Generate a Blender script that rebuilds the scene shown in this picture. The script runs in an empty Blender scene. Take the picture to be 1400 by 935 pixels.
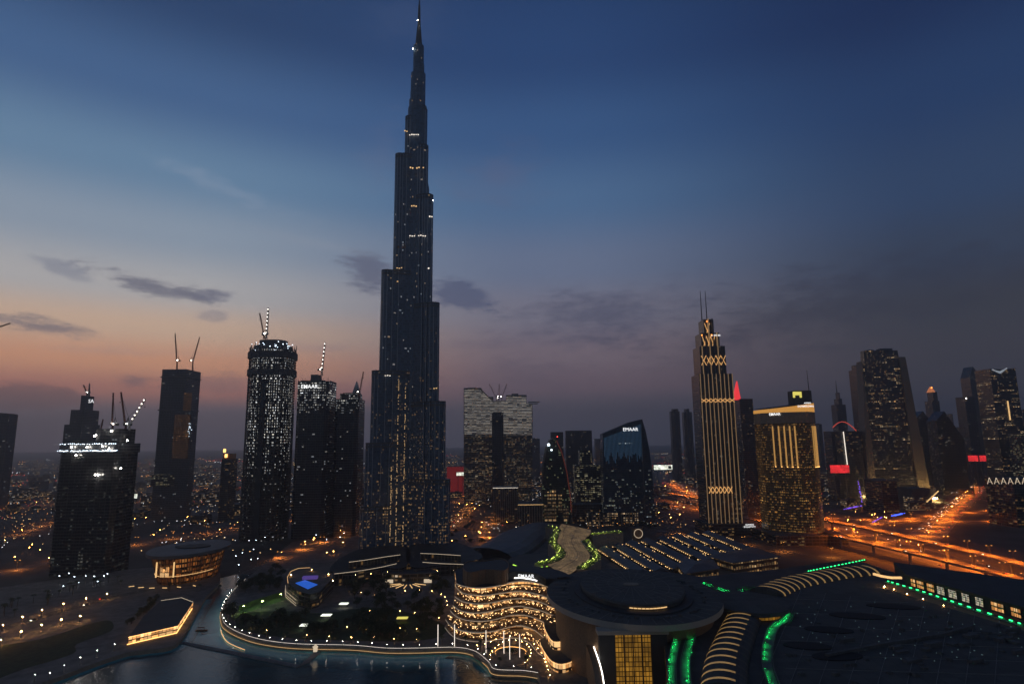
import bpy, math, random
from math import sin, cos, pi, radians, atan2, sqrt, tan
import mathutils
V = mathutils.Vector
R = random.Random(7)
S = bpy.context.scene
COL = S.collection
# ------------------------------------------------------------------ camera
F, CX, CY = 840.0, 700.0, 467.5
CAMZ = 146.0
PITCH, ROLL = radians(9.26), radians(0.62)
_r0 = V((1, 0, 0)); _u0 = V((0, -sin(PITCH), cos(PITCH))); FW = V((0, cos(PITCH), sin(PITCH)))
RT = _r0 * cos(ROLL) - _u0 * sin(ROLL)
UP = _u0 * cos(ROLL) + _r0 * sin(ROLL)
CAM = V((0, 0, CAMZ))
cam_d = bpy.data.cameras.new('camera'); cam = bpy.data.objects.new('camera', cam_d); COL.objects.link(cam)
cam_d.sensor_width = 36; cam_d.lens = F / 1400 * 36; cam_d.clip_start = 1; cam_d.clip_end = 80000
m3 = mathutils.Matrix((RT, UP, -FW)).transposed()
cam.matrix_world = mathutils.Matrix.Translation(CAM) @ m3.to_4x4()
S.camera = cam
S.view_settings.view_transform = 'Standard'; S.view_settings.look = 'None'
S.view_settings.exposure = 0; S.view_settings.gamma = 1
S.cycles.use_denoising = True
S.cycles.max_bounces = 5; S.cycles.diffuse_bounces = 2; S.cycles.glossy_bounces = 3
S.cycles.volume_bounces = 0; S.cycles.transparent_max_bounces = 6
S.cycles.sample_clamp_indirect = 3.0
S.cycles.volume_step_rate = 4

def ray(px, py):
    return (RT * ((px - CX) / F) + UP * ((CY - py) / F) + FW)
def P(px, py, z=0.0):
    """world x,y of the ground point seen at a place in the view, on the level z"""
    d = ray(px, py); t = (z - CAMZ) / d.z
    return (d.x * t, d.y * t)
def W(px, py, Y):
    d = ray(px, py); t = Y / d.y
    return V((d.x * t, Y, CAMZ + d.z * t))
def AZEL(px, py):
    d = ray(px, py).normalized()
    return math.degrees(atan2(d.x, d.y)), math.degrees(math.asin(d.z))

def lin(c):
    return tuple(((v / 255) / 12.92 if v / 255 <= .04045 else ((v / 255 + .055) / 1.055) ** 2.4) for v in c) + (1,)

# ------------------------------------------------------------------ sky
HAZE = True
SUN_AZ, SUN_EL = -36.0, 1.0
wd = bpy.data.worlds.new('World'); S.world = wd; wd.use_nodes = True
nt = wd.node_tree; nt.nodes.clear()
class G:
    """small helper for node graphs"""
    def __init__(s, nt): s.nt = nt
    def n(s, t, **k):
        o = s.nt.nodes.new(t)
        for a, b in k.items(): setattr(o, a, b)
        return o
    def put(s, sock, v):
        if isinstance(v, bpy.types.NodeSocket): s.nt.links.new(v, sock)
        else: sock.default_value = v
    def m(s, op, a, b=0.0, c=None, clamp=False):
        o = s.n('ShaderNodeMath', operation=op, use_clamp=clamp)
        s.put(o.inputs[0], a); s.put(o.inputs[1], b)
        if c is not None: s.put(o.inputs[2], c)
        return o.outputs[0]
    def mr(s, v, a, b, c=0.0, d=1.0, it='LINEAR'):
        o = s.n('ShaderNodeMapRange', interpolation_type=it, clamp=True)
        for i, x in enumerate((v, a, b, c, d)): s.put(o.inputs[i], x)
        return o.outputs[0]
    def mix(s, f, a, b, bt='MIX'):
        o = s.n('ShaderNodeMix', data_type='RGBA', blend_type=bt)
        s.put(o.inputs[0], f); s.put(o.inputs[6], a); s.put(o.inputs[7], b)
        return o.outputs[2]
    def noise(s, vec, scale, detail=3.0, rough=.55):
        o = s.n('ShaderNodeTexNoise'); s.put(o.inputs['Vector'], vec)
        o.inputs['Scale'].default_value = scale; o.inputs['Detail'].default_value = detail; o.inputs['Roughness'].default_value = rough
        return o.outputs[0]
    def ramp(s, f, stops, interp='EASE'):
        o = s.n('ShaderNodeValToRGB'); o.color_ramp.interpolation = interp
        e = o.color_ramp.elements
        while len(e) < len(stops): e.new(.5)
        for el, (p, c) in zip(e, stops): el.position = p; el.color = c
        s.put(o.inputs[0], f); return o.outputs[0]
    def comb(s, x, y, z):
        o = s.n('ShaderNodeCombineXYZ')
        for i, v in enumerate((x, y, z)): s.put(o.inputs[i], v)
        return o.outputs[0]
g = G(nt)
tc = g.n('ShaderNodeTexCoord'); sp = g.n('ShaderNodeSeparateXYZ'); nt.links.new(tc.outputs['Generated'], sp.inputs[0])
el = g.m('MULTIPLY', g.m('ARCSINE', sp.outputs[2]), 57.2958)
az = g.m('MULTIPLY', g.m('ARCTAN2', sp.outputs[0], sp.outputs[1]), 57.2958)
elf = g.m('DIVIDE', g.m('ADD', el, 5.0), 60.0)
def st(l): return [((e + 5) / 60, lin(c)) for e, c in l]
rl = g.ramp(elf, st([(-5, (58, 61, 71)), (0.3, (106, 108, 127)), (2.6, (118, 108, 121)), (4.4, (194, 128, 112)), (6.6, (220, 158, 122)), (9.5, (206, 176, 152)), (12.5, (172, 171, 172)), (17, (132, 147, 164)), (22, (94, 124, 153)), (28, (61, 91, 131)), (35, (36, 60, 97)), (45, (27, 47, 80)), (55, (15, 29, 53))]))
rm = g.ramp(elf, st([(-5, (52, 53, 63)), (0.3, (92, 92, 108)), (3, (96, 88, 99)), (5, (118, 98, 108)), (8, (121, 106, 116)), (12, (116, 114, 130)), (16, (98, 110, 136)), (22, (71, 100, 136)), (28, (50, 80, 122)), (34, (36, 62, 104)), (45, (25, 45, 82)), (55, (15, 28, 53))]))
rr = g.ramp(elf, st([(-5, (42, 43, 50)), (0.3, (74, 72, 81)), (3, (68, 65, 72)), (6, (63, 61, 68)), (10, (56, 58, 67)), (14, (50, 61, 82)), (19, (44, 63, 94)), (26, (33, 55, 92)), (33, (24, 41, 77)), (45, (15, 28, 53)), (55, (10, 17, 37))]))
sky = g.mix(g.mr(az, -30, 2, it='SMOOTHSTEP'), rl, rm)
sky = g.mix(g.mr(az, 4, 36, it='SMOOTHSTEP'), sky, rr)
rb = g.ramp(elf, st([(-5, (50, 49, 50)), (0.3, (84, 84, 89)), (10, (88, 94, 105)), (25, (70, 86, 106)), (45, (38, 55, 78)), (55, (20, 31, 49))]))
sky = g.mix(g.mr(g.m('ABSOLUTE', az), 62, 110, it='SMOOTHSTEP'), sky, rb)
# clouds, drifting dark against the afterglow
mp = g.n('ShaderNodeMapping'); mp.inputs['Scale'].default_value = (1, 1, 3.2); nt.links.new(tc.outputs['Generated'], mp.inputs[0])
n1 = g.noise(mp.outputs[0], 9, 6, .62); n2 = g.noise(mp.outputs[0], 30, 6, .68)
wob = g.m('ADD', g.m('MULTIPLY', g.m('SUBTRACT', n1, .5), 2.2), g.m('MULTIPLY', g.m('SUBTRACT', n2, .5), 1.9))
def cloud(sky, px, py, wx, wy, tilt, k, col, edge=.35):
    a0, e0 = AZEL(px, py)
    ca, sa = cos(radians(tilt)), sin(radians(tilt)); kx = math.degrees(1 / F)
    dx = g.m('SUBTRACT', az, a0); dy = g.m('SUBTRACT', el, e0)
    u = g.m('DIVIDE', g.m('ADD', g.m('MULTIPLY', dx, ca), g.m('MULTIPLY', dy, sa)), wx * kx)
    v = g.m('DIVIDE', g.m('SUBTRACT', g.m('MULTIPLY', dy, ca), g.m('MULTIPLY', dx, sa)), wy * kx)
    r = g.m('SQRT', g.m('ADD', g.m('MULTIPLY', u, u), g.m('MULTIPLY', v, v)))
    msk = g.mr(g.m('ADD', r, wob), 1.15, edge, 0, 1, 'SMOOTHSTEP')
    return g.mix(g.m('MULTIPLY', msk, k), sky, lin(col))
for c in [(215, 392, 82, 15, -9, .80, (88, 92, 112)), (92, 370, 40, 11, -14, .5, (104, 114, 136)), (290, 405, 26, 9, 0, .5, (100, 104, 124)),
          (55, 446, 60, 11, -4, .75, (104, 104, 118)), (180, 521, 32, 8, 0, .7, (120, 98, 106)), (28, 543, 75, 15, 0, .75, (108, 82, 88)),
          (295, 523, 70, 13, 0, .5, (146, 112, 112)), (508, 372, 42, 24, -10, .75, (84, 88, 110)), (630, 404, 60, 20, -16, .8, (74, 82, 110)), (290, 431, 18, 10, 0, .4, (116, 118, 134)),
          (835, 432, 165, 55, 4, .6, (64, 68, 92), -.1), (680, 242, 85, 45, 10, .4, (88, 92, 120), -.3), (1150, 410, 260, 60, 8, .55, (44, 46, 62), -.2),
          (300, 255, 110, 14, -14, .22, (160, 166, 182), -.2), (420, 330, 120, 8, -8, .2, (140, 146, 160), -.2), (150, 480, 130, 7, 2, .3, (170, 150, 146), -.2), (430, 475, 90, 9, 0, .3, (140, 124, 134), -.2), (640, 470, 70, 8, 0, .3, (100, 92, 110), -.2), (520, 215, 40, 60, 0, .2, (100, 104, 130), -.3), (560, 25, 120, 40, 0, .2, (70, 84, 116), -.3), (730, 520, 130, 35, 0, .35, (92, 80, 96), -.2)]:
    sky = cloud(sky, *c)
ny = g.n('ShaderNodeTexSky', sky_type='NISHITA', sun_disc=False); ny.sun_elevation = radians(SUN_EL); ny.sun_rotation = radians(SUN_AZ); ny.altitude = 100
bg = g.n('ShaderNodeBackground'); nt.links.new(sky, bg.inputs[0]); bg.inputs[1].default_value = 1.22
bg2 = g.n('ShaderNodeBackground'); nt.links.new(ny.outputs[0], bg2.inputs[0]); bg2.inputs[1].default_value = .004
ad = g.n('ShaderNodeAddShader'); nt.links.new(bg.outputs[0], ad.inputs[0]); nt.links.new(bg2.outputs[0], ad.inputs[1])
wo = g.n('ShaderNodeOutputWorld'); nt.links.new(ad.outputs[0], wo.inputs[0])
sl = bpy.data.lights.new('afterglow_sun', 'SUN'); sl.energy = .05; sl.angle = radians(12); sl.color = (1, .6, .4)
so = bpy.data.objects.new('afterglow_sun', sl); COL.objects.link(so)
_sd = V((sin(radians(SUN_AZ)) * cos(radians(SUN_EL)), cos(radians(SUN_AZ)) * cos(radians(SUN_EL)), sin(radians(SUN_EL))))
so.rotation_euler = _sd.to_track_quat('Z', 'Y').to_euler()

# ------------------------------------------------------------------ materials
def pbr(name, col, rough=.7, metal=0.0, emit=None, es=0.0, noise=0.0, nscale=.3, sample=True, bump=0.0, col2=None):
    m = bpy.data.materials.new(name); m.use_nodes = True; t = m.node_tree; b = t.nodes['Principled BSDF']; q = G(t)
    b.inputs['Roughness'].default_value = rough; b.inputs['Metallic'].default_value = metal
    c4 = tuple(col) + (1,)
    if noise or col2:
        tx = q.n('ShaderNodeTexCoord'); nz = q.noise(tx.outputs['Object'], nscale, 5, .6)
        d = tuple(max(0, v * (1 - noise)) for v in col) + (1,); e = tuple(v * (1 + noise) for v in (col2 or col)) + (1,)
        t.links.new(q.ramp(nz, [(.36, d), (.64, e)], 'LINEAR'), b.inputs['Base Color'])
        if bump:
            bp = q.n('ShaderNodeBump'); bp.inputs['Strength'].default_value = bump; t.links.new(nz, bp.inputs['Height']); t.links.new(bp.outputs[0], b.inputs['Normal'])
    else: b.inputs['Base Color'].default_value = c4
    if emit:
        b.inputs['Emission Color'].default_value = tuple(emit) + (1,); b.inputs['Emission Strength'].default_value = es
    if not sample: m.cycles.emission_sampling = 'NONE'
    return m
WARM, GOLD, ORNG, WHITE, COOL = (1, .62, .27), (1, .50, .14), (1, .30, .05), (1, .93, .82), (.72, .86, 1)

def facade(name, glass=(.03, .035, .04), span=(.07, .068, .065), win=3.0, floor=3.8, frac=.1, frac_top=None, v0=0., v1=200., c1=WARM, c2=WHITE, es=1.5,
           rows=0.0, rough=.18, cluster=1.0, mu=.14, lo=.25, hi=.82, seed=0., cols=0.0, sample=False, spec=.5, colpow=3.0, glow=0.0, pair=.3):
    """glazed wall: floors and bays from the mesh's own metres, a scatter of lit rooms"""
    m = bpy.data.materials.new(name); m.use_nodes = True; t = m.node_tree; b = t.nodes['Principled BSDF']; q = G(t)
    uv = q.n('ShaderNodeUVMap'); sx = q.n('ShaderNodeSeparateXYZ'); t.links.new(uv.outputs[0], sx.inputs[0])
    u, v = sx.outputs[0], sx.outputs[1]
    uu = q.m('DIVIDE', u, win); vv = q.m('DIVIDE', v, floor)
    fv = q.m('FLOOR', vv); rv = q.m('FRACT', vv)
    wf = q.n('ShaderNodeTexWhiteNoise', noise_dimensions='2D'); t.links.new(q.comb(fv, q.m('FLOOR', q.m('DIVIDE', uu, 6.0)), 0), wf.inputs['Vector'])
    uu = q.m('DIVIDE', uu, q.m('ADD', 1.0, q.m('LESS_THAN', wf.outputs['Value'], pair)))
    fu, ru = q.m('FLOOR', uu), q.m('FRACT', uu)
    wn = q.n('ShaderNodeTexWhiteNoise', noise_dimensions='3D'); t.links.new(q.comb(fu, fv, seed), wn.inputs['Vector'])
    cs = q.n('ShaderNodeSeparateXYZ'); t.links.new(wn.outputs['Color'], cs.inputs[0])
    fr = q.mr(v, v0, v1, frac, frac if frac_top is None else frac_top)
    if cluster:
        nz = q.noise(q.comb(q.m('MULTIPLY', fu, .23), q.m('MULTIPLY', fv, .17), seed + 3.3), 1.0, 2)
        fr = q.m('MULTIPLY', fr, q.mr(nz, .38, .66, max(0, 1 - cluster), 1 + cluster))
    lit = q.m('LESS_THAN', wn.outputs['Value'], fr)
    if rows:
        w1 = q.n('ShaderNodeTexWhiteNoise', noise_dimensions='2D'); t.links.new(q.comb(fv, q.m('FLOOR', q.m('DIVIDE', fu, 9.0)), 0), w1.inputs['Vector'])
        lit = q.m('MAXIMUM', lit, q.m('MULTIPLY', q.m('LESS_THAN', w1.outputs['Value'], rows), .5))
    if cols:
        w2 = q.n('ShaderNodeTexWhiteNoise', noise_dimensions='1D'); t.links.new(q.m('ADD', fu, seed), w2.inputs['W'])
        lit = q.m('MULTIPLY', lit, q.m('LESS_THAN', w2.outputs['Value'], cols))
    mk = q.m('MULTIPLY', q.m('MULTIPLY', q.m('GREATER_THAN', ru, mu), q.m('LESS_THAN', ru, 1 - mu)), q.m('MULTIPLY', q.m('GREATER_THAN', rv, lo), q.m('LESS_THAN', rv, hi)))
    mk = q.m('MULTIPLY', mk, q.m('LESS_THAN', rv, q.m('SUBTRACT', hi, q.m('MULTIPLY', q.m('POWER', cs.outputs[2], 2.0), (hi - lo) * .55))))
    st_ = q.m('ADD', .12, q.m('MULTIPLY', q.m('POWER', cs.outputs[0], colpow), 1.4))
    e = q.m('MULTIPLY', q.m('MULTIPLY', mk, lit), q.m('MULTIPLY', st_, es))
    if glow: e = q.m('ADD', e, q.m('MULTIPLY', mk, glow))
    t.links.new(q.mix(cs.outputs[1], c1 + (1,), c2 + (1,)), b.inputs['Emission Color']); t.links.new(e, b.inputs['Emission Strength'])
    isg = q.m('MULTIPLY', q.m('GREATER_THAN', rv, .2), q.m('GREATER_THAN', ru, .09))
    tint = q.mix(cs.outputs[2], glass + (1,), tuple(x * .6 for x in glass) + (1,))
    t.links.new(q.mix(isg, span + (1,), tint), b.inputs['Base Color'])
    t.links.new(q.mr(isg, 0, 1, .6, rough), b.inputs['Roughness'])
    b.inputs['Specular IOR Level'].default_value = spec
    if not sample: m.cycles.emission_sampling = 'NONE'
    return m

M = {}
M['roof'] = pbr('flat_roof', (.075, .077, .08), .85, noise=.35, nscale=.08)
M['roof_dark'] = pbr('dark_roof', (.04, .042, .046), .7, noise=.3, nscale=.06)
M['roof_blue'] = pbr('metal_roof', (.085, .095, .12), .55, noise=.25, nscale=.05)
M['concrete'] = pbr('concrete', (.22, .21, .2), .85, noise=.2, nscale=.2)
M['concrete_d'] = pbr('dark_concrete', (.10, .10, .10), .85, noise=.25, nscale=.2)
M['fin_metal'] = pbr('polished_fin', (.34, .36, .40), .35, .3)
M['steel'] = pbr('steel', (.12, .12, .12), .5, .4)
M['crane'] = pbr('crane_paint', (.16, .05, .03), .6)
M['crane_w'] = pbr('crane_white', (.4, .38, .36), .6)
M['stone'] = pbr('sandstone', (.34, .27, .2), .8, noise=.15, nscale=.3)
M['paving'] = pbr('paving', (.16, .145, .13), .8, noise=.3, nscale=.12)
M['asphalt'] = pbr('asphalt', (.055, .054, .052), .75, noise=.25, nscale=.15)
M['lawn'] = pbr('lawn_grass', (.035, .055, .018), .9, noise=.4, nscale=.25)
M['ground'] = pbr('sandy_ground', (.075, .068, .058), .9, noise=.5, nscale=.012, col2=(.06, .057, .05))
M['white'] = pbr('white_paint', (.7, .69, .66), .5)
M['wood'] = pbr('timber', (.22, .12, .06), .6, noise=.3, nscale=1.5)
M['trunk'] = pbr('bark', (.09, .065, .045), .9)
M['leaf'] = pbr('foliage', (.035, .055, .022), .8, noise=.5, nscale=1.2)
M['leaf2'] = pbr('foliage_olive', (.055, .065, .025), .8, noise=.5, nscale=1.2)
M['palm'] = pbr('palm_foliage', (.04, .06, .02), .8, noise=.4, nscale=2)
def em(name, col, s, sample=True): M[name] = pbr(name, tuple(min(.8, .2 + .5 * c) for c in col), .5, emit=col, es=s, sample=sample)
em('glow_white', WHITE, 5); em('glow_warm', WARM, 4); em('glow_gold', GOLD, 3.2); em('glow_orange', ORNG, 4)
em('glow_cool', COOL, 5); em('glow_red', (1, .03, .03), 1.6); em('glow_green', (.02, 1, .22), 4.5); em('glow_lime', (.5, 1, .08), 2.2)
em('glow_blue', (.05, .12, 1), 2.5); em('glow_purple', (.22, .1, 1), .9); em('line_white', (1, .88, .74), 1.3); em('edge_dim', (1, .80, .58), .26); em('edge_mid', (1, .8, .55), .6)
em('line_gold', (1, .6, .24), 1.0); em('lamp_gold', (1, .62, .26), .5, False); em('fin_gold', (1, .60, .25), .17, False); em('sign_white', (1, 1, 1), 1.25, False); em('bulb_white', WHITE, 60); em('bulb_warm', (1, .46, .13), 900); em('bulb_cool', COOL, 22)
em('sodium', (1, .215, .016), 4800); em('sodium_soft', (1, .30, .05), 1400); em('headlamp', (1, .88, .68), 12, False); em('taillamp', (1, .04, .02), 7, False); em('beacon_red', (1, .05, .03), 6, False)
em('screen_white', (.95, 1, .82), 1.5)
def water_mat():
    m = bpy.data.materials.new('lake_water'); m.use_nodes = True; t = m.node_tree; b = t.nodes['Principled BSDF']; q = G(t)
    tx = q.n('ShaderNodeTexCoord')
    nz = q.noise(tx.outputs['Object'], .35, 4, .6); bp = q.n('ShaderNodeBump'); bp.inputs['Strength'].default_value = .22; bp.inputs['Distance'].default_value = .6
    t.links.new(nz, bp.inputs['Height']); t.links.new(bp.outputs[0], b.inputs['Normal'])
    n2 = q.noise(tx.outputs['Object'], .02, 2); t.links.new(q.ramp(n2, [(.4, (.014, .06, .08, 1)), (.62, (.025, .10, .125, 1))]), b.inputs['Base Color'])
    b.inputs['Roughness'].default_value = .12; b.inputs['IOR'].default_value = 1.33
    return m
M['water'] = water_mat()
def shallow_mat():
    m = bpy.data.materials.new('shallow_water'); m.use_nodes = True; t = m.node_tree; b = t.nodes['Principled BSDF']; q = G(t)
    uv = q.n('ShaderNodeUVMap'); sx = q.n('ShaderNodeSeparateXYZ'); t.links.new(uv.outputs[0], sx.inputs[0]); tx = q.n('ShaderNodeTexCoord')
    nz = q.noise(tx.outputs['Object'], .35, 4, .6); bp = q.n('ShaderNodeBump'); bp.inputs['Strength'].default_value = .22; bp.inputs['Distance'].default_value = .6
    t.links.new(nz, bp.inputs['Height']); t.links.new(bp.outputs[0], b.inputs['Normal'])
    n2 = q.noise(tx.outputs['Object'], .05, 3); k = q.mr(q.m('ADD', sx.outputs[1], q.m('MULTIPLY', q.m('SUBTRACT', n2, .5), .5)), .25, .95, 0, 1, 'SMOOTHSTEP')
    t.links.new(q.mix(k, (.09, .50, .53, 1), (.016, .08, .095, 1)), b.inputs['Base Color']); b.inputs['Roughness'].default_value = .14; b.inputs['IOR'].default_value = 1.33  # turquoise shallows; the underwater lighting's teal glow is put into the base colour
    return m
M['shallow'] = shallow_mat()
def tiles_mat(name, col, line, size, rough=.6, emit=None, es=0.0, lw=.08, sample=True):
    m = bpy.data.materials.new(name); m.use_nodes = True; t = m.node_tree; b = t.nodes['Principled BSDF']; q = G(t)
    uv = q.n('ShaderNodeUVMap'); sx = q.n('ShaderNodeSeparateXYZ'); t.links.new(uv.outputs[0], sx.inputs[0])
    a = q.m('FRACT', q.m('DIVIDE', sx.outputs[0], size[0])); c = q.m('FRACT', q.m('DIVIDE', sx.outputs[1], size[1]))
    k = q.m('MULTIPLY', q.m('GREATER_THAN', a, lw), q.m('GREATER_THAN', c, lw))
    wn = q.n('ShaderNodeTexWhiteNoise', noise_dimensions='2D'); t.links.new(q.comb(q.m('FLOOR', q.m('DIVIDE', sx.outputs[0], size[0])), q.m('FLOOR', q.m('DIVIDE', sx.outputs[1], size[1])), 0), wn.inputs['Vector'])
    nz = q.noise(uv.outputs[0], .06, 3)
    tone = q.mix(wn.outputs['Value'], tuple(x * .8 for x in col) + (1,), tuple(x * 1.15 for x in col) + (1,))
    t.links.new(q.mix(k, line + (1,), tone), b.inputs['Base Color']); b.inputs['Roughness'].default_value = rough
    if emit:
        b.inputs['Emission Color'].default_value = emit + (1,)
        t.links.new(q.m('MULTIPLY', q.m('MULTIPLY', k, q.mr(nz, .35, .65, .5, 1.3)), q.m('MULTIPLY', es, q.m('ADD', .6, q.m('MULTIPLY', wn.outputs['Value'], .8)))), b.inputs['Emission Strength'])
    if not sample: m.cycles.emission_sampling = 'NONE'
    return m

# ------------------------------------------------------------------ mesh building
class MB:
    def __init__(s): s.v = []; s.f = []; s.uv = []; s.m = []
    def face(s, pts, mi=0, uv=None):
        b = len(s.v); s.v += [tuple(p) for p in pts]; s.f.append(tuple(range(b, b + len(pts)))); s.m.append(mi)
        s.uv += list(uv) if uv else [(p[0], p[1]) for p in pts]
        return s
    def prism(s, poly, z0, z1, mi=0, cap=None, top=None, u0=0.0, bottom=True):
        """poly counter-clockwise; top = a second outline for a taper; z1 may be a list (sloped top)"""
        n = len(poly); top = top or poly; cap = mi if cap is None else cap
        if sum(poly[i][0] * poly[(i + 1) % n][1] - poly[(i + 1) % n][0] * poly[i][1] for i in range(n)) < 0:
            poly = poly[::-1]; top = top[::-1]
            if isinstance(z1, (list, tuple)): z1 = list(z1)[::-1]
        zt = z1 if isinstance(z1, (list, tuple)) else [z1] * n
        u = u0
        for i in range(n):
            j = (i + 1) % n; a, b = poly[i], poly[j]; c, d = top[j], top[i]
            L = math.hypot(b[0] - a[0], b[1] - a[1])
            s.face([(a[0], a[1], z0), (b[0], b[1], z0), (c[0], c[1], zt[j]), (d[0], d[1], zt[i])], mi, [(u, z0), (u + L, z0), (u + L, zt[j]), (u, zt[i])]); u += L
        s.face([(p[0], p[1], zt[i]) for i, p in enumerate(top)], cap)
        if bottom: s.face([(p[0], p[1], z0) for p in poly[::-1]], cap)
        return s
    def box(s, cx, cy, z0, sx, sy, h, rot=0.0, mi=0, cap=None):
        c, q = cos(rot), sin(rot)
        poly = [(cx + x * c - y * q, cy + x * q + y * c) for x, y in ((-sx / 2, -sy / 2), (sx / 2, -sy / 2), (sx / 2, sy / 2), (-sx / 2, sy / 2))]
        return s.prism(poly, z0, z0 + h, mi, cap)
    def bar(s, a, b, w, mi=0, w2=None):
        a, b = V(a), V(b); d = b - a; L = d.length
        if L < 1e-6: return s
        d /= L; up = V((0, 0, 1)) if abs(d.z) < .9 else V((1, 0, 0)); x = d.cross(up).normalized(); y = d.cross(x)
        w2 = w if w2 is None else w2
        A = [a + x * i * w / 2 + y * j * w / 2 for i, j in ((-1, -1), (1, -1), (1, 1), (-1, 1))]
        B = [b + x * i * w2 / 2 + y * j * w2 / 2 for i, j in ((-1, -1), (1, -1), (1, 1), (-1, 1))]
        for i in range(4):
            j = (i + 1) % 4; s.face([A[j], A[i], B[i], B[j]], mi, [(0, 0), (w, 0), (w, L), (0, L)])
        s.face(A, mi); s.face(B[::-1], mi); return s
    def path(s, pts, w, mi=0):
        for a, b in zip(pts, pts[1:]): s.bar(a, b, w, mi)
        return s
    def ball(s, c, r, mi=0, n=6):
        rings = [[(c[0] + r * sin(pi * i / 4) * cos(2 * pi * k / n), c[1] + r * sin(pi * i / 4) * sin(2 * pi * k / n), c[2] + r * cos(pi * i / 4)) for k in range(n)] for i in range(5)]
        for i in range(4):
            for k in range(n):
                j = (k + 1) % n; q = [rings[i][k], rings[i + 1][k], rings[i + 1][j], rings[i][j]]
                s.face(q[1:] if i == 0 else (q[:3] if i == 3 else q), mi)
        return s
    def ribbon(s, left, right, mi=0):
        """a strip between two rows of 3-D points"""
        u = 0.0
        for i in range(len(left) - 1):
            a, b, c, d = left[i], right[i], right[i + 1], left[i + 1]
            L = (V(d) - V(a)).length; wv = (V(b) - V(a)).length
            s.face([a, b, c, d], mi, [(0, u), (wv, u), (wv, u + L), (0, u + L)]); u += L
        return s
    def build(s, name, mats, parent=None, smooth=False, **props):
        me = bpy.data.meshes.new(name); off = V((0, 0, 0)) if parent is None else world_loc(parent)
        me.from_pydata([(p[0] - off.x, p[1] - off.y, p[2] - off.z) for p in s.v], [], s.f)
        for m in (mats if isinstance(mats, (list, tuple)) else [mats]): me.materials.append(M[m] if isinstance(m, str) else m)
        me.polygons.foreach_set('material_index', s.m)
        if smooth: me.polygons.foreach_set('use_smooth', [True] * len(s.f))
        l = me.uv_layers.new(name='UVMap'); l.data.foreach_set('uv', [c for p in s.uv for c in p])
        me.update()
        o = bpy.data.objects.new(name, me); COL.objects.link(o)
        if parent is not None: o.parent = parent
        for k, x in props.items(): o[k] = x
        return o
def world_loc(o):
    r = V((0, 0, 0))
    while o is not None: r = r + o.location; o = o.parent
    return r
def thing(name, label, cat, loc=(0, 0, 0), group=None):
    o = bpy.data.objects.new(name, None); COL.objects.link(o); o.location = loc; o.empty_display_size = .5
    return tag(o, label, cat, group)
def tag(o, label, cat, group=None):
    o['label'] = label; o['category'] = cat
    if group: o['group'] = group
    return o
def ground_part(o): o['kind'] = 'structure'; return o
def copy_tree(o, loc, rz=0.0, label=None, group=None, parent=None, scale=None):
    c = o.copy(); COL.objects.link(c)
    if parent is None:
        c.location = loc; c.rotation_euler = (0, 0, rz)
        if scale: c.scale = (scale,) * 3
    else: c.parent = parent
    if label: c['label'] = label
    if group: c['group'] = group
    for ch in list(o.children): copy_tree(ch, None, parent=c)
    return c
def text(body, loc, size, mat, parent, rotz=0.0, name='sign_lettering', ext=.15, bold=.0, tilt=pi / 2):
    cu = bpy.data.curves.new(name, 'FONT'); cu.body = body; cu.size = size; cu.extrude = ext; cu.offset = bold; cu.align_x = 'CENTER'; cu.align_y = 'CENTER'; cu.resolution_u = 2
    co = bpy.data.objects.new(name, cu); COL.objects.link(co); bpy.context.view_layer.update()
    me = bpy.data.meshes.new_from_object(co.evaluated_get(bpy.context.evaluated_depsgraph_get())); bpy.data.objects.remove(co); bpy.data.curves.remove(cu)
    me.name = name; me.materials.clear(); me.materials.append(M[mat]); o = bpy.data.objects.new(name, me); COL.objects.link(o)
    o.parent = parent; o.location = V(loc) - world_loc(parent); o.rotation_euler = (tilt, 0, rotz); return o
def smooth_poly(pts, n=6, closed=False):
    out = []; N = len(pts)
    for i in range(N if closed else N - 1):
        p = [pts[(i + k) % N] if closed else pts[min(max(i + k, 0), N - 1)] for k in (-1, 0, 1, 2)]
        for t in range(n):
            t /= n
            out.append(tuple(.5 * (2 * p[1][k] + (p[2][k] - p[0][k]) * t + (2 * p[0][k] - 5 * p[1][k] + 4 * p[2][k] - p[3][k]) * t * t + (3 * p[1][k] - p[0][k] - 3 * p[2][k] + p[3][k]) * t ** 3) for k in range(len(pts[0]))))
    if not closed: out.append(tuple(pts[-1]))
    return out
def PP(l, z, n=0, closed=False):
    l = [P(x, y, z) for x, y in l]
    return smooth_poly(l, n, closed) if n else l
def lift(l, z): return [(p[0], p[1], z) for p in l]
def oval(cx, cy, rx, ry, n=40, rot=0.0):
    return [(cx + rx * cos(2 * pi * k / n) * cos(rot) - ry * sin(2 * pi * k / n) * sin(rot), cy + rx * cos(2 * pi * k / n) * sin(rot) + ry * sin(2 * pi * k / n) * cos(rot)) for k in range(n)]
def rect(x0, x1, y0, y1, c=0.0):
    if not c: return [(x0, y0), (x1, y0), (x1, y1), (x0, y1)]
    return [(x0 + c, y0), (x1 - c, y0), (x1, y0 + c), (x1, y1 - c), (x1 - c, y1), (x0 + c, y1), (x0, y1 - c), (x0, y0 + c)]
def shrink(poly, k):
    cx = sum(p[0] for p in poly) / len(poly); cy = sum(p[1] for p in poly) / len(poly)
    return [(cx + (x - cx) * k, cy + (y - cy) * k) for x, y in poly]
def offset_line(pts, d):
    out = []
    for i in range(len(pts)):
        a, b = pts[max(i - 1, 0)], pts[min(i + 1, len(pts) - 1)]
        tx, ty = b[0] - a[0], b[1] - a[1]; L = math.hypot(tx, ty) or 1
        out.append((pts[i][0] - ty / L * d, pts[i][1] + tx / L * d))
    return out
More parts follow.
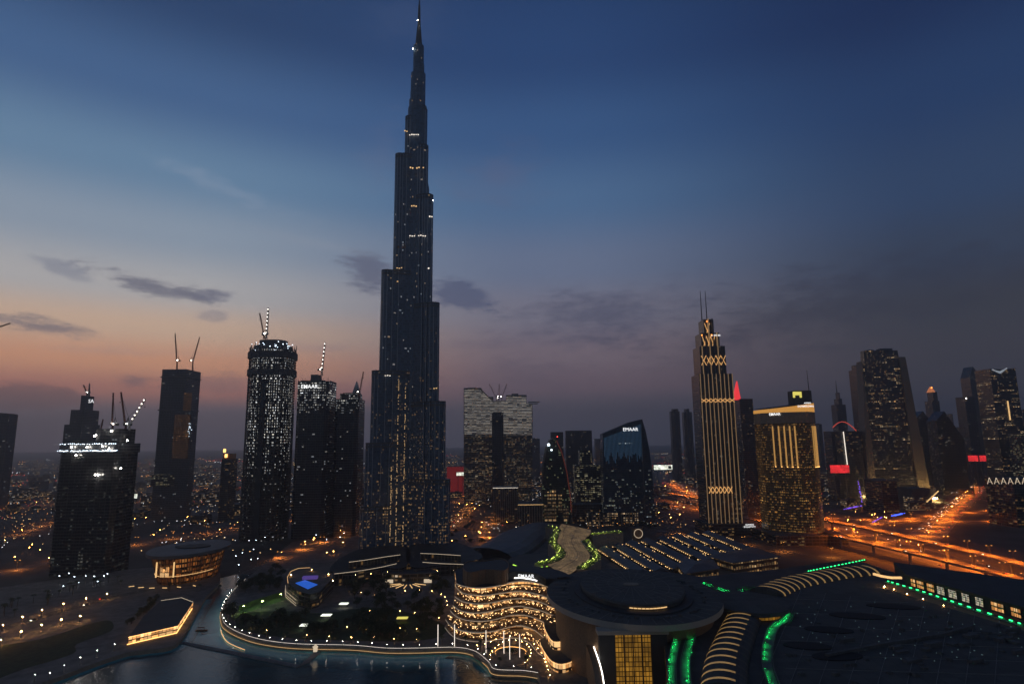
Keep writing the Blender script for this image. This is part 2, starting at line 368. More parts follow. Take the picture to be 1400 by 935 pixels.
# ------------------------------------------------------------------ ground, water, roads, haze
gb = MB(); gb.box(0, 2000, -2, 34000, 34000, 2); ground_part(gb.build('ground', 'ground'))
lk = PP([(60, 960), (130, 905), (200, 850), (262, 800), (330, 783), (420, 800), (600, 860), (720, 900), (770, 960)], .05)
lk = [P(20, 1300, .05)] + lk + [P(800, 1300, .05)]
b = MB(); b.face(lift(lk[::-1], .05)); ground_part(b.build('lake_water', 'water'))
def shallows(pts, w, zs):
    flip = 1
    c = smooth_poly([P(x, y, 3.0) for x, y in pts], 6); o = offset_line(c, -w * flip); i_ = offset_line(c, 3 * flip); b = MB()
    for k in range(len(c) - 1): b.face([(*i_[k], zs), (*o[k], zs), (*o[k + 1], zs), (*i_[k + 1], zs)][::flip], 0, [(0, 0), (0, 1), (1, 1), (1, 0)][::flip])
    ground_part(b.build('shallow_water', 'shallow'))
shallows([(303, 848), (309, 857), (327, 867), (356, 876), (403, 882), (480, 884), (528, 888), (572, 888), (622, 887)], 34, .09)
shallows([(618, 887), (648, 892), (666, 906), (676, 917)], 11, .21)
shallows([(326, 800), (318, 808), (303, 832), (303, 848), (309, 857)], 17, .13)
shallows([(47, 937), (90, 921), (135, 904), (176, 891), (200, 888), (243, 878), (268, 838), (282, 815)], 8, .17)
def land(name, pts, z, mat, n=5):
    pl = smooth_poly([P(x, y, z) for x, y in pts], n)
    b = MB(); b.prism(pl, -.5, z, 0, 1); o = b.build(name, ['stone', mat]); ground_part(o); return pl
west = land('west_promenade_ground', [(-160, 1010), (20, 950), (47, 937), (90, 921), (135, 904), (176, 891), (200, 888), (243, 878), (268, 838), (282, 815), (300, 795), (290, 776), (200, 776), (90, 790), (-60, 815), (-160, 860)], 3.0, 'paving')
east = land('park_ground', [(335, 792), (318, 808), (303, 832), (303, 848), (309, 857), (327, 867), (356, 876), (403, 882), (480, 884), (528, 888), (572, 888), (622, 887), (648, 892), (666, 906), (676, 917), (714, 919), (735, 922), (748, 960), (800, 1040), (1000, 1000), (1020, 780), (640, 725), (400, 740)], 3.5, 'paving')
def sheet(name, pts, z, mat, n=4):
    b = MB(); pl = smooth_poly([P(x, y, z) for x, y in pts], n, True) if n else [P(x, y, z) for x, y in pts]
    if sum(pl[i][0] * pl[(i + 1) % len(pl)][1] - pl[(i + 1) % len(pl)][0] * pl[i][1] for i in range(len(pl))) < 0: pl = pl[::-1]
    b.face(lift(pl, z)); return ground_part(b.build(name, mat))
sheet('lawn', [(-40, 893), (60, 872), (120, 853), (150, 848), (152, 862), (105, 880), (100, 893), (30, 915), (-60, 945)], 3.02, 'lawn')
sheet('lawn', [(322, 850), (335, 862), (400, 872), (470, 875), (560, 876), (605, 868), (600, 850), (520, 830), (440, 838), (395, 835), (330, 838)], 3.52, 'lawn')
def road(name, pts, w, z=.06, n=6, mat='asphalt', lanes=True, thick=0.0):
    c = smooth_poly([P(x, y, z) if len((x, y)) == 2 else (x, y) for x, y in pts], n)
    L, Rr = offset_line(c, w / 2), offset_line(c, -w / 2)
    b = MB(); b.ribbon(lift(Rr, z)[::-1], lift(L, z)[::-1]) if False else b.ribbon(lift(L, z), lift(Rr, z))
    if lanes:
        nl = max(2, int(w // 3.6))
        for k in range(nl + 1):
            d = -w / 2 + .6 + k * (w - 1.2) / nl
            A, Bq = offset_line(c, d + .09), offset_line(c, d - .09)
            for i in range(len(c) - 1):
                if k in (0, nl) or i % 2 == 0: b.face([(*A[i], z + .012), (*Bq[i], z + .012), (*Bq[i + 1], z + .012), (*A[i + 1], z + .012)], 1)
    ground_part(b.build(name, [mat, 'white'])); return c
M['asphalt_hw'] = pbr('highway_asphalt', (.13, .12, .11), .8, noise=.2, nscale=.1)
hw = [(840, 3600), (640, 2700), (500, 1850), (505, 1250), (520, 950), (515, 700), (500, 560), (495, 400)]
def wroad(name, c, w, z=.06, n=8, mat='asphalt_hw'):
    c = smooth_poly(c, n); A, Bq = offset_line(c, w / 2), offset_line(c, -w / 2); b = MB(); b.ribbon(lift(A, z), lift(Bq, z))
    nl = max(2, int(w // 3.8))
    for k in range(nl + 1):
        d = -w / 2 + .8 + k * (w - 1.6) / nl; p, q = offset_line(c, d + .1), offset_line(c, d - .1)
        for i in range(len(c) - 1):
            if k in (0, nl) or i % 2 == 0: b.face([(*p[i], z + .012), (*q[i], z + .012), (*q[i + 1], z + .012), (*p[i + 1], z + .012)], 1)
    ground_part(b.build(name, [mat, 'white'])); return c
hw_c = wroad('highway_road', hw, 62, .06)
loop_c = wroad('interchange_road', [(515, 1010), (640, 1110), (850, 1230), (1150, 1330), (1500, 1380)], 18, .18)
dg_c = wroad('boulevard_road', [(560, 900), (640, 985), (760, 1130), (1000, 1420), (1300, 1780), (1700, 2300), (2400, 3200)], 46, .10)
ramp_c = wroad('slip_road', [(330, 1500), (420, 1330), (600, 1180), (800, 1120), (1000, 1120)], 16, .14)
st_c = [road('street_road', [(-40, 868), (30, 851), (86, 834), (117, 826), (146, 818), (200, 806)], 14, 3.03),
        road('street_road', [(-60, 800), (60, 770), (200, 742), (330, 722), (440, 705), (520, 690)], 16, .08),
        road('street_road', [(330, 785), (400, 760), (470, 735), (560, 715), (640, 712), (700, 720)], 14, .10),
        road('street_road', [(600, 735), (625, 712), (640, 690), (620, 665), (560, 650)], 18, .12),
        road('street_road', [(880, 722), (960, 735), (1060, 752), (1140, 762)], 12, .14),
        road('street_road', [(0, 740), (120, 700), (260, 672), (330, 660)], 14, .16)]
st_c += [road('street_road', [(600, 690), (680, 676), (760, 668), (840, 664), (900, 668)], 14, .20), road('street_road', [(-20, 700), (60, 690), (160, 678), (280, 668), (330, 650)], 12, .22), road('street_road', [(640, 760), (668, 745), (660, 722), (690, 704), (740, 712)], 10, .24), road('street_road', [(1150, 700), (1200, 690), (1240, 676), (1290, 660)], 12, .26)]
if HAZE:
    hb = MB(); hb.box(0, 1500, -3, 30000, 30000, 903)
    hm = bpy.data.materials.new('haze_air'); hm.use_nodes = True; t = hm.node_tree; t.nodes.remove(t.nodes['Principled BSDF'])
    pv = t.nodes.new('ShaderNodeVolumePrincipled'); pv.inputs['Density'].default_value = 1.3e-4; pv.inputs['Color'].default_value = (.97, .975, 1, 1); pv.inputs['Anisotropy'].default_value = .55
    t.links.new(pv.outputs[0], t.nodes['Material Output'].inputs['Volume'])
    M['haze_air'] = hm; o = hb.build('haze', 'haze_air'); o['kind'] = 'stuff'

# ------------------------------------------------------------------ facades
FC = dict(
    far=facade('far_glass', frac=.035, es=1.0, win=4, floor=4, cluster=.9),
    far_warm=facade('far_warm_glass', frac=.10, es=.9, win=4, floor=4, cluster=.9, c1=GOLD, c2=WARM),
    burj=facade('burj_glass', glass=(.10, .15, .22), span=(.09, .12, .16), win=2.2, floor=3.9, frac=.42, frac_top=.03, v0=10, v1=280, c1=GOLD, c2=WARM, es=.8, cluster=1.0, rough=.22, seed=2, cols=.7, mu=.2),
    burj_up=facade('burj_upper_glass', glass=(.12, .18, .26), span=(.10, .135, .18), win=2.2, floor=3.9, frac=.035, es=1.7, cluster=.9, rough=.22, seed=5, c1=WARM, c2=COOL),
    dark_res=facade('dark_residential', glass=(.06, .066, .078), span=(.14, .14, .145), win=3.4, floor=3.5, frac=.03, frac_top=.02, c1=(1, .85, .65), c2=COOL, es=1.5, seed=9, v1=180),
    stripes=facade('striped_residential', glass=(.035, .036, .04), span=(.08, .08, .08), win=3.2, floor=3.6, frac=.5, frac_top=.12, v0=0, v1=130, c1=(.8, .75, .6), c2=(.7, .8, .75), es=.22, seed=4, cols=.4, cluster=.4),
    constr=facade('unfinished_floors', glass=(.03, .03, .03), span=(.14, .135, .13), win=3.6, floor=4.2, frac=.14, frac_top=.97, v0=90, v1=180, c1=(1, .92, .76), c2=(.88, .94, 1), es=1.15, seed=12, cluster=.2, mu=.33, lo=.34, hi=.8, colpow=.8),
    constr2=facade('unfinished_floors_b', glass=(.04, .042, .048), span=(.10, .10, .10), win=3.6, floor=3.9, frac=.03, frac_top=.75, v0=193, v1=226, c1=(1, .93, .8), c2=(.85, .92, 1), es=1.5, seed=17, cluster=.7, mu=.22, lo=.3, hi=.8),
    twin=facade('lit_apartment_glass', glass=(.03, .028, .026), span=(.36, .33, .29), win=4.2, floor=3.6, frac=.5, frac_top=.4, c1=GOLD, c2=(1, .85, .6), es=.55, seed=21, cluster=.6),
    boul=facade('hotel_glass', glass=(.06, .064, .07), span=(.10, .10, .10), win=3.2, floor=3.7, frac=.10, frac_top=.02, v0=30, v1=260, c1=GOLD, c2=WHITE, es=.9, seed=30, cluster=.9),
    hotel=facade('stone_hotel', glass=(.04, .033, .026), span=(.24, .18, .11), win=2.6, floor=3.6, frac=.5, frac_top=.4, v1=150, c1=(1, .42, .08), c2=(1, .56, .16), es=.8, glow=.02, seed=33, cluster=.6, rough=.3),
    index=facade('office_glass', glass=(.045, .047, .052), span=(.08, .08, .085), win=3.0, floor=4.0, frac=.10, frac_top=.17, v0=60, v1=200, c1=GOLD, c2=(1, .8, .5), es=1.0, seed=37, rows=.10, cluster=1.0),
    emaar=facade('office_blue_glass', glass=(.04, .07, .11), span=(.04, .055, .075), win=3.0, floor=4.0, frac=.22, frac_top=.0, v0=30, v1=110, c1=(.9, .9, .6), c2=COOL, es=.9, seed=41, rows=.02),
    green=facade('greenish_glass', glass=(.03, .04, .03), span=(.03, .04, .035), win=2.6, floor=3.8, frac=.2, frac_top=.08, v1=150, c1=(1, .85, .4), c2=(.7, 1, .6), es=.9, seed=43),
    office=facade('lit_office', glass=(.03, .03, .03), span=(.09, .09, .085), win=4.2, floor=4.0, frac=.45, frac_top=.4, c1=(1, .8, .4), c2=(.95, .9, .6), es=.7, seed=47, cluster=.8),
    low=facade('lowrise_wall', glass=(.03, .028, .026), span=(.15, .135, .12), win=4.0, floor=3.8, frac=.5, c1=GOLD, c2=(1, .8, .55), es=1.1, seed=51, cluster=.9),
    low_dim=facade('lowrise_dim_wall', glass=(.03, .03, .03), span=(.10, .095, .09), win=5.0, floor=4.2, frac=.2, c1=GOLD, c2=WARM, es=.8, seed=53, cluster=.9),
    bare_floors=facade('bare_lit_floors', glass=(.16, .15, .14), span=(.6, .56, .5), win=5.5, floor=3.6, frac=.97, c1=(1, .82, .62), c2=(.95, .88, .8), es=.24, seed=58, cluster=.2, mu=.01, lo=.42, hi=.85, colpow=.6, glow=.05, pair=.6),
    brown=facade('amber_lit_glass', glass=(.12, .06, .03), span=(.10, .055, .03), win=3.0, floor=3.8, frac=.6, c1=(1, .40, .13), c2=(1, .5, .2), es=.13, seed=57, cluster=.8, glow=.035, cols=.8),
    shop=facade('lit_interior', glass=(.25, .17, .1), span=(.22, .15, .09), win=2.6, floor=5.6, frac=.9, c1=(1, .40, .10), c2=(1, .62, .28), es=1.8, seed=61, cluster=.5, mu=.06, lo=.03, hi=.95, sample=True, glow=.40),
    arcade=facade('arcade_wall', glass=(.2, .14, .08), span=(.18, .13, .09), win=4, floor=6, frac=.85, c1=(1, .5, .16), c2=(1, .7, .35), es=.45, seed=62, cluster=.6, mu=.18, lo=.05, hi=.6, glow=.06),
    opera=facade('opera_glass', glass=(.10, .05, .02), span=(.10, .05, .02), win=2.4, floor=5.0, frac=.5, c1=(1, .24, .04), c2=(1, .40, .10), es=.5, seed=63, cluster=1.0, mu=.1, lo=.1, hi=.9, sample=True, glow=.05),
)
M.update(FC)

# ------------------------------------------------------------------ towers
def span(xl, xr, y, Y, dep):
    if xl + xr > 2 * 655: return W(xl, y, Y + dep).x, W(xr, y, Y).x
    return W(xl, y, Y).x, W(xr, y, Y + dep).x
def zat(px, y, Y): return W(px, y, Y).z
def tower(name, label, cat, xl, xr, yt, Y, dep, mat='far', c=0.0, tiers=(), group=None, plant=True, z0=0.0, podium=0.0, roof='roof'):
    x0, x1 = span(xl, xr, yt, Y, dep); z = zat((xl + xr) / 2, yt, Y)
    t = thing(name, label, cat, ((x0 + x1) / 2, Y + dep / 2, z0), group)
    b = MB(); b.prism(rect(x0, x1, Y, Y + dep, c), z0, z, 0, 1, u0=R.uniform(0, 900)); b.build('facade', [mat, roof], t)
    pz, pr = z, (x0, x1, Y, Y + dep)
    for (tl, tr, ty) in tiers:
        d2 = (pr[3] - pr[2]) * .84; y2 = pr[2] + (pr[3] - pr[2]) * .08
        a0, a1 = span(tl, tr, ty, y2, d2); zz = zat((tl + tr) / 2, ty, y2)
        b = MB(); b.prism(rect(a0, a1, y2, y2 + d2, c * .8), pz, zz, 0, 1, u0=R.uniform(0, 900)); b.build('upper_tier', [mat, roof], t)
        pz, pr = zz, (a0, a1, y2, y2 + d2)
    w, d = pr[1] - pr[0], pr[3] - pr[2]; cx, cy = (pr[0] + pr[1]) / 2, (pr[2] + pr[3]) / 2
    b = MB()
    for (ax, ay, sx, sy) in ((cx, pr[2] + .3, w, .6), (cx, pr[3] - .3, w, .6), (pr[0] + .3, cy, .6, d - 1.2), (pr[1] - .3, cy, .6, d - 1.2)): b.box(ax, ay, pz - .004, sx - 2.2 * c if sx > 1 else sx, sy - 2.2 * c if sy > 1 else sy, 1.3)
    b.build('parapet', 'concrete_d', t)
    if plant:
        b = MB(); b.box(cx - w * .1, cy, pz - .01, w * .42, d * .5, 4.2); b.box(cx + w * .28, cy + d * .1, pz - .01, w * .16, d * .3, 2.6); b.build('roof_plant', 'concrete_d', t)
    if podium:
        b = MB(); b.box((x0 + x1) / 2, Y + dep / 2 - 2, z0, (x1 - x0) * 1.5, dep * 1.5, podium, 0, 0, 1); b.build('podium', ['low', 'roof'], t)
    t['_top'] = pz; t['_rect'] = list(pr); return t
def extrude_profile(b, prof, y0, y1, mi=0, cap=1, u0=0.0):
    """prof: outline in x,z (counter-clockwise seen from the front), pulled back from y0 to y1"""
    b.face([(x, y0, z) for x, z in prof], mi, [(x + u0, z) for x, z in prof])
    b.face([(x, y1, z) for x, z in prof[::-1]], mi, [(x + u0, z) for x, z in prof[::-1]])
    n = len(prof)
    for i in range(n):
        (xa, za), (xb, zb) = prof[i], prof[(i + 1) % n]; steep = abs(zb - za) > abs(xb - xa) * .8
        b.face([(xa, y0, za), (xa, y1, za), (xb, y1, zb), (xb, y0, zb)], mi if steep else cap, [(0, za), (y1 - y0, za), (y1 - y0, zb), (0, zb)])
def pxprof(pts, Y): return [(W(x, y, Y).x, max(W(x, y, Y).z, 0)) for x, y in pts]

# --- the tall stepped skyscraper
BX, BY = P(559, 757, 0); BY += 18
def bz(y): return zat(568, y, BY)
bt = thing('stepped_skyscraper', 'very tall stepped glass skyscraper tapering to a needle spire above everything else', 'skyscraper', (BX, BY, 0))
kx = BY / F
WA, WB, WC = radians(202), radians(328), radians(82)
def wing_poly(a, L, hw, lobes=True):
    ca, sa = cos(a), sin(a); pts = []
    prof = [(0, -hw), (L * .55, -hw), (L * .55, -hw * .86), (L * .72, -hw * .86), (L * .72, -hw * .74), (L - hw * .55, -hw * .74)]
    prof += [(L - hw * .55 + hw * .62 * cos(q), hw * .70 * sin(q)) for q in [radians(x) for x in (-75, -50, -25, 0, 25, 50, 75)]]
    prof += [(L - hw * .55, hw * .74), (L * .72, hw * .74), (L * .72, hw * .86), (L * .55, hw * .86), (L * .55, hw), (0, hw)]
    return [(BX + x * ca - y * sa, BY + x * sa + y * ca) for x, y in prof]
# outer reach (in view pixels from the axis) and the row where each step ends
LEFT = [(62, 690), (57, 606), (52, 510), (43, 375), (28.5, 217), (16, 164), (11, 140)]
RIGHT = [(52, 655), (45, 552), (35, 420), (24, 273), (15.5, 204), (12, 150)]
BACK = [(60, 640), (50, 470), (38, 330), (26, 245), (14, 180), (10, 150)]
def build_wing(a, steps, proj, hw0):
    z = 0
    for k, (rpx, yt) in enumerate(steps):
        zt = bz(yt); L = rpx * kx / proj; hw = hw0 - .9 * k
        b = MB(); b.prism(wing_poly(a, L, hw), z, zt, 0, 1, u0=R.uniform(0, 500)); tier = b.build('setback_tier', ['burj' if zt < 370 else 'burj_up', 'roof_dark'], bt)
        e = MB(); pl = wing_poly(a, L + .5, hw + .5); e.prism(pl, zt - 5.2, zt - 2.6, 0, 0); e.prism(pl, zt - .4, zt + 1.6, 0, 0); e.build('mechanical_band', 'steel', tier)
        fn = MB(); w0 = wing_poly(a, L, hw)
        for i, (x, y) in enumerate(w0):
            if i % 2 == 1 and 0 < i < len(w0) - 1: fn.bar((x, y, z), (x, y, zt - .6), .8)
        fn.build('vertical_fins', 'fin_metal', tier)
        z = zt
build_wing(WA, LEFT, .93, 13.5); build_wing(WB, RIGHT, .86, 13.5); build_wing(WC, BACK, .6, 13.5)
core = MB(); z0_ = 0
for rpx, yt in ((14.5, 150), (11, 102), (8, 64)):
    zt = bz(yt); core.prism(oval(BX, BY, rpx * kx, rpx * kx, 12), z0_, zt, 0, 1); z0_ = zt - .01
core.build('core', ['burj_up', 'roof_dark'], bt)
for rx, ya, yb, r in ((-4.4, 150, 128, 6.4), (4.2, 150, 92, 5.6)):
    b = MB(); b.prism(oval(BX + rx * kx, BY - 5, r, r, 12), bz(ya) - .5, bz(yb), 0, 1); b.build('corner_tube', ['burj_up', 'roof_dark'], bt)
sp_ = MB(); za, zb_, zc, zd = bz(64), bz(38), bz(8), bz(-14)
sp_.prism(oval(BX, BY, 4.6, 4.6, 10), za - .01, zb_, 0, 0, oval(BX, BY, 3.0, 3.0, 10)); sp_.prism(oval(BX, BY, 2.6, 2.6, 8), zb_ - .01, zc, 0, 0, oval(BX, BY, 1.7, 1.7, 8)); sp_.prism(oval(BX, BY, 1.1, 1.1, 8), zc - .01, zd, 0, 0, oval(BX, BY, .4, .4, 8))
for k in range(6):
    a = k * pi / 3; sp_.bar((BX + 5.6 * cos(a), BY + 5.6 * sin(a), za - 6), (BX + 2.6 * cos(a), BY + 2.6 * sin(a), zb_), .8)
sp_.build('spire', 'steel', bt)
# vertical rows of gold lamps in the lower recesses, strips of lit rooms and the aviation lamps
for px, ya, yb in ((543, 515, 750), (552.5, 530, 750), (534, 640, 750), (582, 650, 745), (598, 620, 735), (590, 700, 750)):
    off = -33 if px < 565 else -27
    b = MB(); Yf = BY + off
    for k in range(int((yb - ya) / 2.1)):
        if R.random() < .62:
            p = W(px, ya + k * 2.1, Yf); b.box(W(px, (ya + yb) / 2, Yf).x + R.uniform(-.4, .4), Yf, p.z, .9, .5, R.uniform(.8, 1.8))
    b.build('lamp_row', 'lamp_gold', bt, kind='stuff')
for px, y, w, h, mt in ((571, 322, 26, 2.0, 'line_white'), (549, 336, 12, 7, 'brown'), (546, 366, 9, 2, 'line_gold'), (570, 229, 22, 3, 'line_gold'), (555, 179, 6, 2.5, 'line_gold'), (566, 184, 16, 2.5, 'line_white'), (566, 281, 9, 3, 'line_gold'), (586, 366, 5, 3, 'line_white'), (542, 384, 6, 2, 'line_gold'), (595, 530, 8, 2, 'line_gold'), (530, 513, 9, 2, 'line_white'), (519, 512, 4, 2.2, 'line_white'), (589, 296, 6, 3, 'line_white'), (575, 380, 4, 3, 'line_gold')):
    Yf = BY - (27 if y > 215 else 17.5 if y < 190 else 20); p = W(px, y, Yf)
    b = MB(); n = max(1, int(w / 3))
    for k in range(n):
        if R.random() < .75: b.box(p.x + (k - n / 2 + .5) * 3 * kx, Yf, p.z - h * kx / 2 + R.uniform(-.6, .6), 1.9, .5, h * kx * R.uniform(.35, .65))
    if b.v: b.build('lit_floor', mt, bt, kind='stuff')
for px, y in ((564.5, 67), (573, 105), (578, 102), (571, 28), (592, 274), (541, 217), (599, 420), (526, 375), (608, 552)):
    p = W(px, y, BY - (8 if y < 120 else 12)); b = MB(); b.ball(p, .5); b.build('warning_lamp', 'bulb_white', bt)
for (pl, zz, nm) in (([(500, 762), (470, 774), (455, 786), (452, 797), (480, 800), (520, 792), (555, 790), (556, 760)], 15, 'podium_wing'), ([(560, 760), (562, 790), (600, 788), (645, 782), (660, 774), (640, 760), (612, 752)], 15, 'podium_wing')):
    pp = smooth_poly([P(x, y, 3) for x, y in pl], 4, True)
    b = MB(); b.prism(pp, 0, zz, 0, 1, u0=R.uniform(0, 300)); b.build(nm, ['low_dim', 'roof_dark'], bt)
for ln, zz in (([(477, 768), (500, 765), (525, 761), (547, 758)], 22), ([(457, 784), (490, 780), (520, 775), (542, 770)], 15.5), ([(575, 756), (600, 757), (630, 759)], 22), ([(578, 768), (605, 770), (632, 771), (650, 773)], 15.5)):
    c = smooth_poly([P(x, y, zz) for x, y in ln], 5)
    b = MB(); b.ribbon(lift(offset_line(c, 9), zz - .3), lift(c, zz - .3), 1)
    b.ribbon(lift(c, zz - .3), lift(c, 3.5), 0); b.path(lift(offset_line(c, -.35), zz), .34, 2); b.build('terrace', ['low_dim', 'roof_dark', 'edge_mid'], bt)

# --- towers to the left of it
t1 = tower('apartment_tower', 'dark eight-sided tower cut off by the left edge of the view', 'tower', -34, 32, 566, 1500, 60, 'dark_res', c=16)
t2 = tower('residential_tower', 'broad dark block under construction with a line of white work lights under its roof', 'tower', 79, 192, 619, 735, 44, 'stripes', c=5, plant=False)
r2 = t2['_rect']; z2 = t2['_top']
zz = zat(160, 606, 735); b = MB(); b.prism(rect(r2[0] - 1, r2[1] + 1, r2[2] - 1, r2[3] + 1, 4), z2 - .02, zz, 0, 1); b.build('plant_storey', ['dark_res', 'roof_dark'], t2)
a0, a1 = span(131, 187, 586, 742, 30); b = MB(); b.prism(rect(a0, a1, 742, 772, 2), zz - .01, zat(160, 586, 742), 0, 1); b.build('upper_tier', ['constr2', 'roof_dark'], t2)
a2, a3 = span(92, 104, 600, 745, 20); b = MB(); b.prism(rect(a2, a3 + 8, 745, 765), zz - .01, zat(98, 603, 745)); b.build('roof_plant', 'concrete_d', t2)
for zq, dens in ((zat(130, 607, 733), .45), (zat(130, 616.5, 733), .85)):
    b = MB(); n = 60
    for k in range(n):
        if R.random() < dens: b.box(r2[0] + (k + .5) * (r2[1] - r2[0]) / n, r2[2] - 1.5, zq + R.uniform(-.4, .4), R.uniform(.4, 1.3), .4, R.uniform(.4, .9))
    b.build('work_lamp_row', 'glow_cool', t2, kind='stuff')
for i, (px, y) in enumerate(((98, 611), (119, 611), (129, 596), (140, 610), (149, 613), (104, 622), (130, 649), (134, 649), (165, 640), (174, 602), (152, 589))):
    p = W(px, y, 731 if y > 603 else 740.6); b = MB(); b.ball((p.x, p.y, p.z), .9); b.build('work_lamp', 'bulb_white', t2)
for k in range(7):   # projecting balcony stacks that give the face its vertical stripes
    x = r2[0] + (k + .5) * (r2[1] - r2[0]) / 7; b = MB()
    for j in range(int(z2 / 3.6) - 1): b.box(x, r2[2] - .9, 4 + j * 3.6, 5.5, 1.8, .3)
    b.build('balconies', 'concrete_d', t2, kind='stuff')
t3 = tower('hotel_tower', 'slender stepped tower with a mast, seen behind the broad block under construction', 'tower', 88, 137, 580, 1350, 60, 'dark_res', tiers=((97, 136, 560), (111, 129, 541)), plant=False)
p = W(121.5, 541, 1385); q = W(122.5, 524, 1385); b = MB(); b.bar((p.x, p.y, p.z - 1), q, 3.4, 0, 1.6); b.build('mast', 'steel', t3)
p = W(124.5, 548.5, t3['_rect'][2] - 1); text('SA', p, 11, 'sign_white', t3)
t4 = tower('glass_tower', 'tall slab tower with two cranes on its roof and an amber glowing recess', 'tower', 222, 275, 505.5, 1275, 60, 'dark_res', plant=False)
r4 = t4['_rect']
a0, a1 = span(235, 277, 561, 1266, 40); b = MB(); b.prism(rect(a0, a1, 1266, 1275.2), 0, zat(250, 561, 1266), 0, 1, u0=40); b.build('front_slab', ['dark_res', 'roof'], t4)
for xl, xr, ya, yb, Yq in ((251, 262, 537, 561, 1273.6), (237, 258, 567, 627, 1264.6)):
    b = MB(); b.box((W(xl, (ya + yb) / 2, Yq).x + W(xr, (ya + yb) / 2, Yq).x) / 2, Yq, zat(250, yb, Yq), W(xr, ya, Yq).x - W(xl, ya, Yq).x, 2, zat(250, ya, Yq) - zat(250, yb, Yq)); b.build('amber_recess', 'brown', t4)
b = MB(); b.box((r4[0] + r4[1]) / 2, 1263.6, zat(240, 664, 1264), (r4[1] - r4[0]) * .9, 2, zat(240, 648, 1264) - zat(240, 664, 1264)); b.build('lit_storeys', 'office', t4)
for yy in (516, 561, 630):
    b = MB(); b.box((r4[0] + r4[1]) / 2, 1275 + 29, zat(245, yy, 1275), r4[1] - r4[0] + 3, 63, 2.2); b.build('belt', 'concrete_d', t4)
p = W(260, 588, 1263); b = MB()
for k in range(16): b.ball((p.x + R.uniform(-4, 4), 1262.4, p.z + R.uniform(-14, 14)), .45)
b.build('work_lamp_row', 'glow_cool', t4, kind='stuff')
t5 = tower('short_tower', 'short tower with a golden lit crown between two taller towers', 'tower', 303, 325, 628, 1250, 34, 'far_warm', plant=False)
a0, a1 = span(305, 323, 618, 1254, 26); zq = t5['_top']; b = MB(); b.prism(rect(a0, a1, 1254, 1280), zq - .01, zat(314, 620, 1254), 0, 1); b.build('crown', ['brown', 'roof'], t5)
for px, y in ((307, 617), (309, 624)):
    p = W(px, y, 1252); b = MB(); b.box(p.x, p.y, p.z - 2, 5, .6, 7); b.build('crown_lamp', 'glow_gold', t5)

# --- round tower under construction
x0, x1 = span(332, 401, 480, 968, 20); cx6, cy6 = (x0 + x1) / 2, 999; rx6 = (x1 - x0) / 2 * .97
t6 = thing('unfinished_tower', 'tall rounded tower under construction covered in rows of white work lights', 'tower', (cx6, cy6, 0))
zt6 = zat(366, 476, 968)
def ringp(k, n=28): return [(cx6 + rx6 * k * (abs(cos(a)) ** .75) * (1 if cos(a) > 0 else -1), cy6 + 31 * k * (abs(sin(a)) ** .75) * (1 if sin(a) > 0 else -1)) for a in [2 * pi * i / n + .05 for i in range(n)]]
b = MB(); b.prism(ringp(.90), 0, zt6, 0, 1); b.build('facade', ['constr', 'roof'], t6)
b = MB(); k = 6
while k < zt6: b.prism(ringp(1.0), k, k + .45); k += 4.2
b.build('floor_slabs', 'concrete_d', t6)
b = MB()
for (x, y) in ringp(.97, 28): b.bar((x, y, 0), (x, y, zt6 + 3), .9)
b.build('columns', 'concrete_d', t6)
b = MB(); b.box(cx6 - .5, cy6 - 31.5, 0, 9, 3, zat(363, 520, 966)); b.build('hoist_shaft', 'roof_dark', t6)
for yy, kk in ((507, 1.04), (483, 1.05)):
    b = MB(); z = zat(366, yy, 968); b.prism(ringp(kk), z - 6, z + 4); b.build('safety_screen', 'concrete_d', t6)
b = MB(); zc6 = zat(366, 464, 980); b.prism(ringp(.82), zt6 - .01, zt6 + 7); b.prism(ringp(.6), zt6 + 6.9, zc6)
for (x, y) in ringp(.96, 40): b.bar((x, y, zt6), (x + R.uniform(-2, 2), y, zt6 + R.uniform(3, 11)), .7)
b.build('crown_frame', 'concrete_d', t6)
b = MB()
for k in range(46):
    a = R.uniform(pi, 2 * pi); q = R.choice((.84, .98, .62)); b.ball((cx6 + rx6 * q * cos(a), cy6 + 31 * q * sin(a) - 1, zt6 + R.uniform(-4, 12)), R.uniform(.35, .8))
b.build('work_lamp_row', 'glow_cool', t6, kind='stuff')
tower('slab_tower', 'plain dark slab tower showing behind the rounded tower under construction', 'tower', 394, 402, 566, 1330, 30, 'far', plant=False)
# --- pair with the white sign
t7 = tower('sign_tower', 'dark tower under construction with a white lit name sign near its roof', 'tower', 406, 461.5, 521, 990, 50, 'constr2', c=5, plant=False)
a0, a1 = span(425, 440, 512, 1000, 20); b = MB(); b.prism(rect(a0, a1, 1000, 1020), t7['_top'] - .01, zat(432, 512, 1000)); b.build('lift_core', 'concrete', t7)
p = W(423, 528.5, 988); text('EMAAR', p, 8.5, 'sign_white', t7, bold=.05)
b = MB(); r7 = t7['_rect']; zz = t7['_top']
for k in range(24): b.box(r7[0] + k * (r7[1] - r7[0]) / 23, r7[2] - 1.2, zz - 46, .35, .35, 46 + R.uniform(-2, 6))
for k in range(6): b.box((r7[0] + r7[1]) / 2, r7[2] - 1.2, zz - 44 + k * 8, r7[1] - r7[0], .3, .35)
b.build('scaffold', 'steel', t7)
t8 = tower('dark_tower', 'dark tower with lit unfinished upper floors joined beside the sign tower', 'tower', 458, 500, 545, 1012, 50, 'constr2', c=5, tiers=((464, 496, 538),), plant=False)
t8b = tower('pointed_tower', 'far tower with a ribbed pyramid point rising behind the dark lit tower', 'tower', 478, 496, 547, 1500, 30, 'far', plant=False)
r = t8b['_rect']; b = MB(); cx, cy = (r[0] + r[1]) / 2, (r[2] + r[3]) / 2; q = W(487.5, 521, cy)
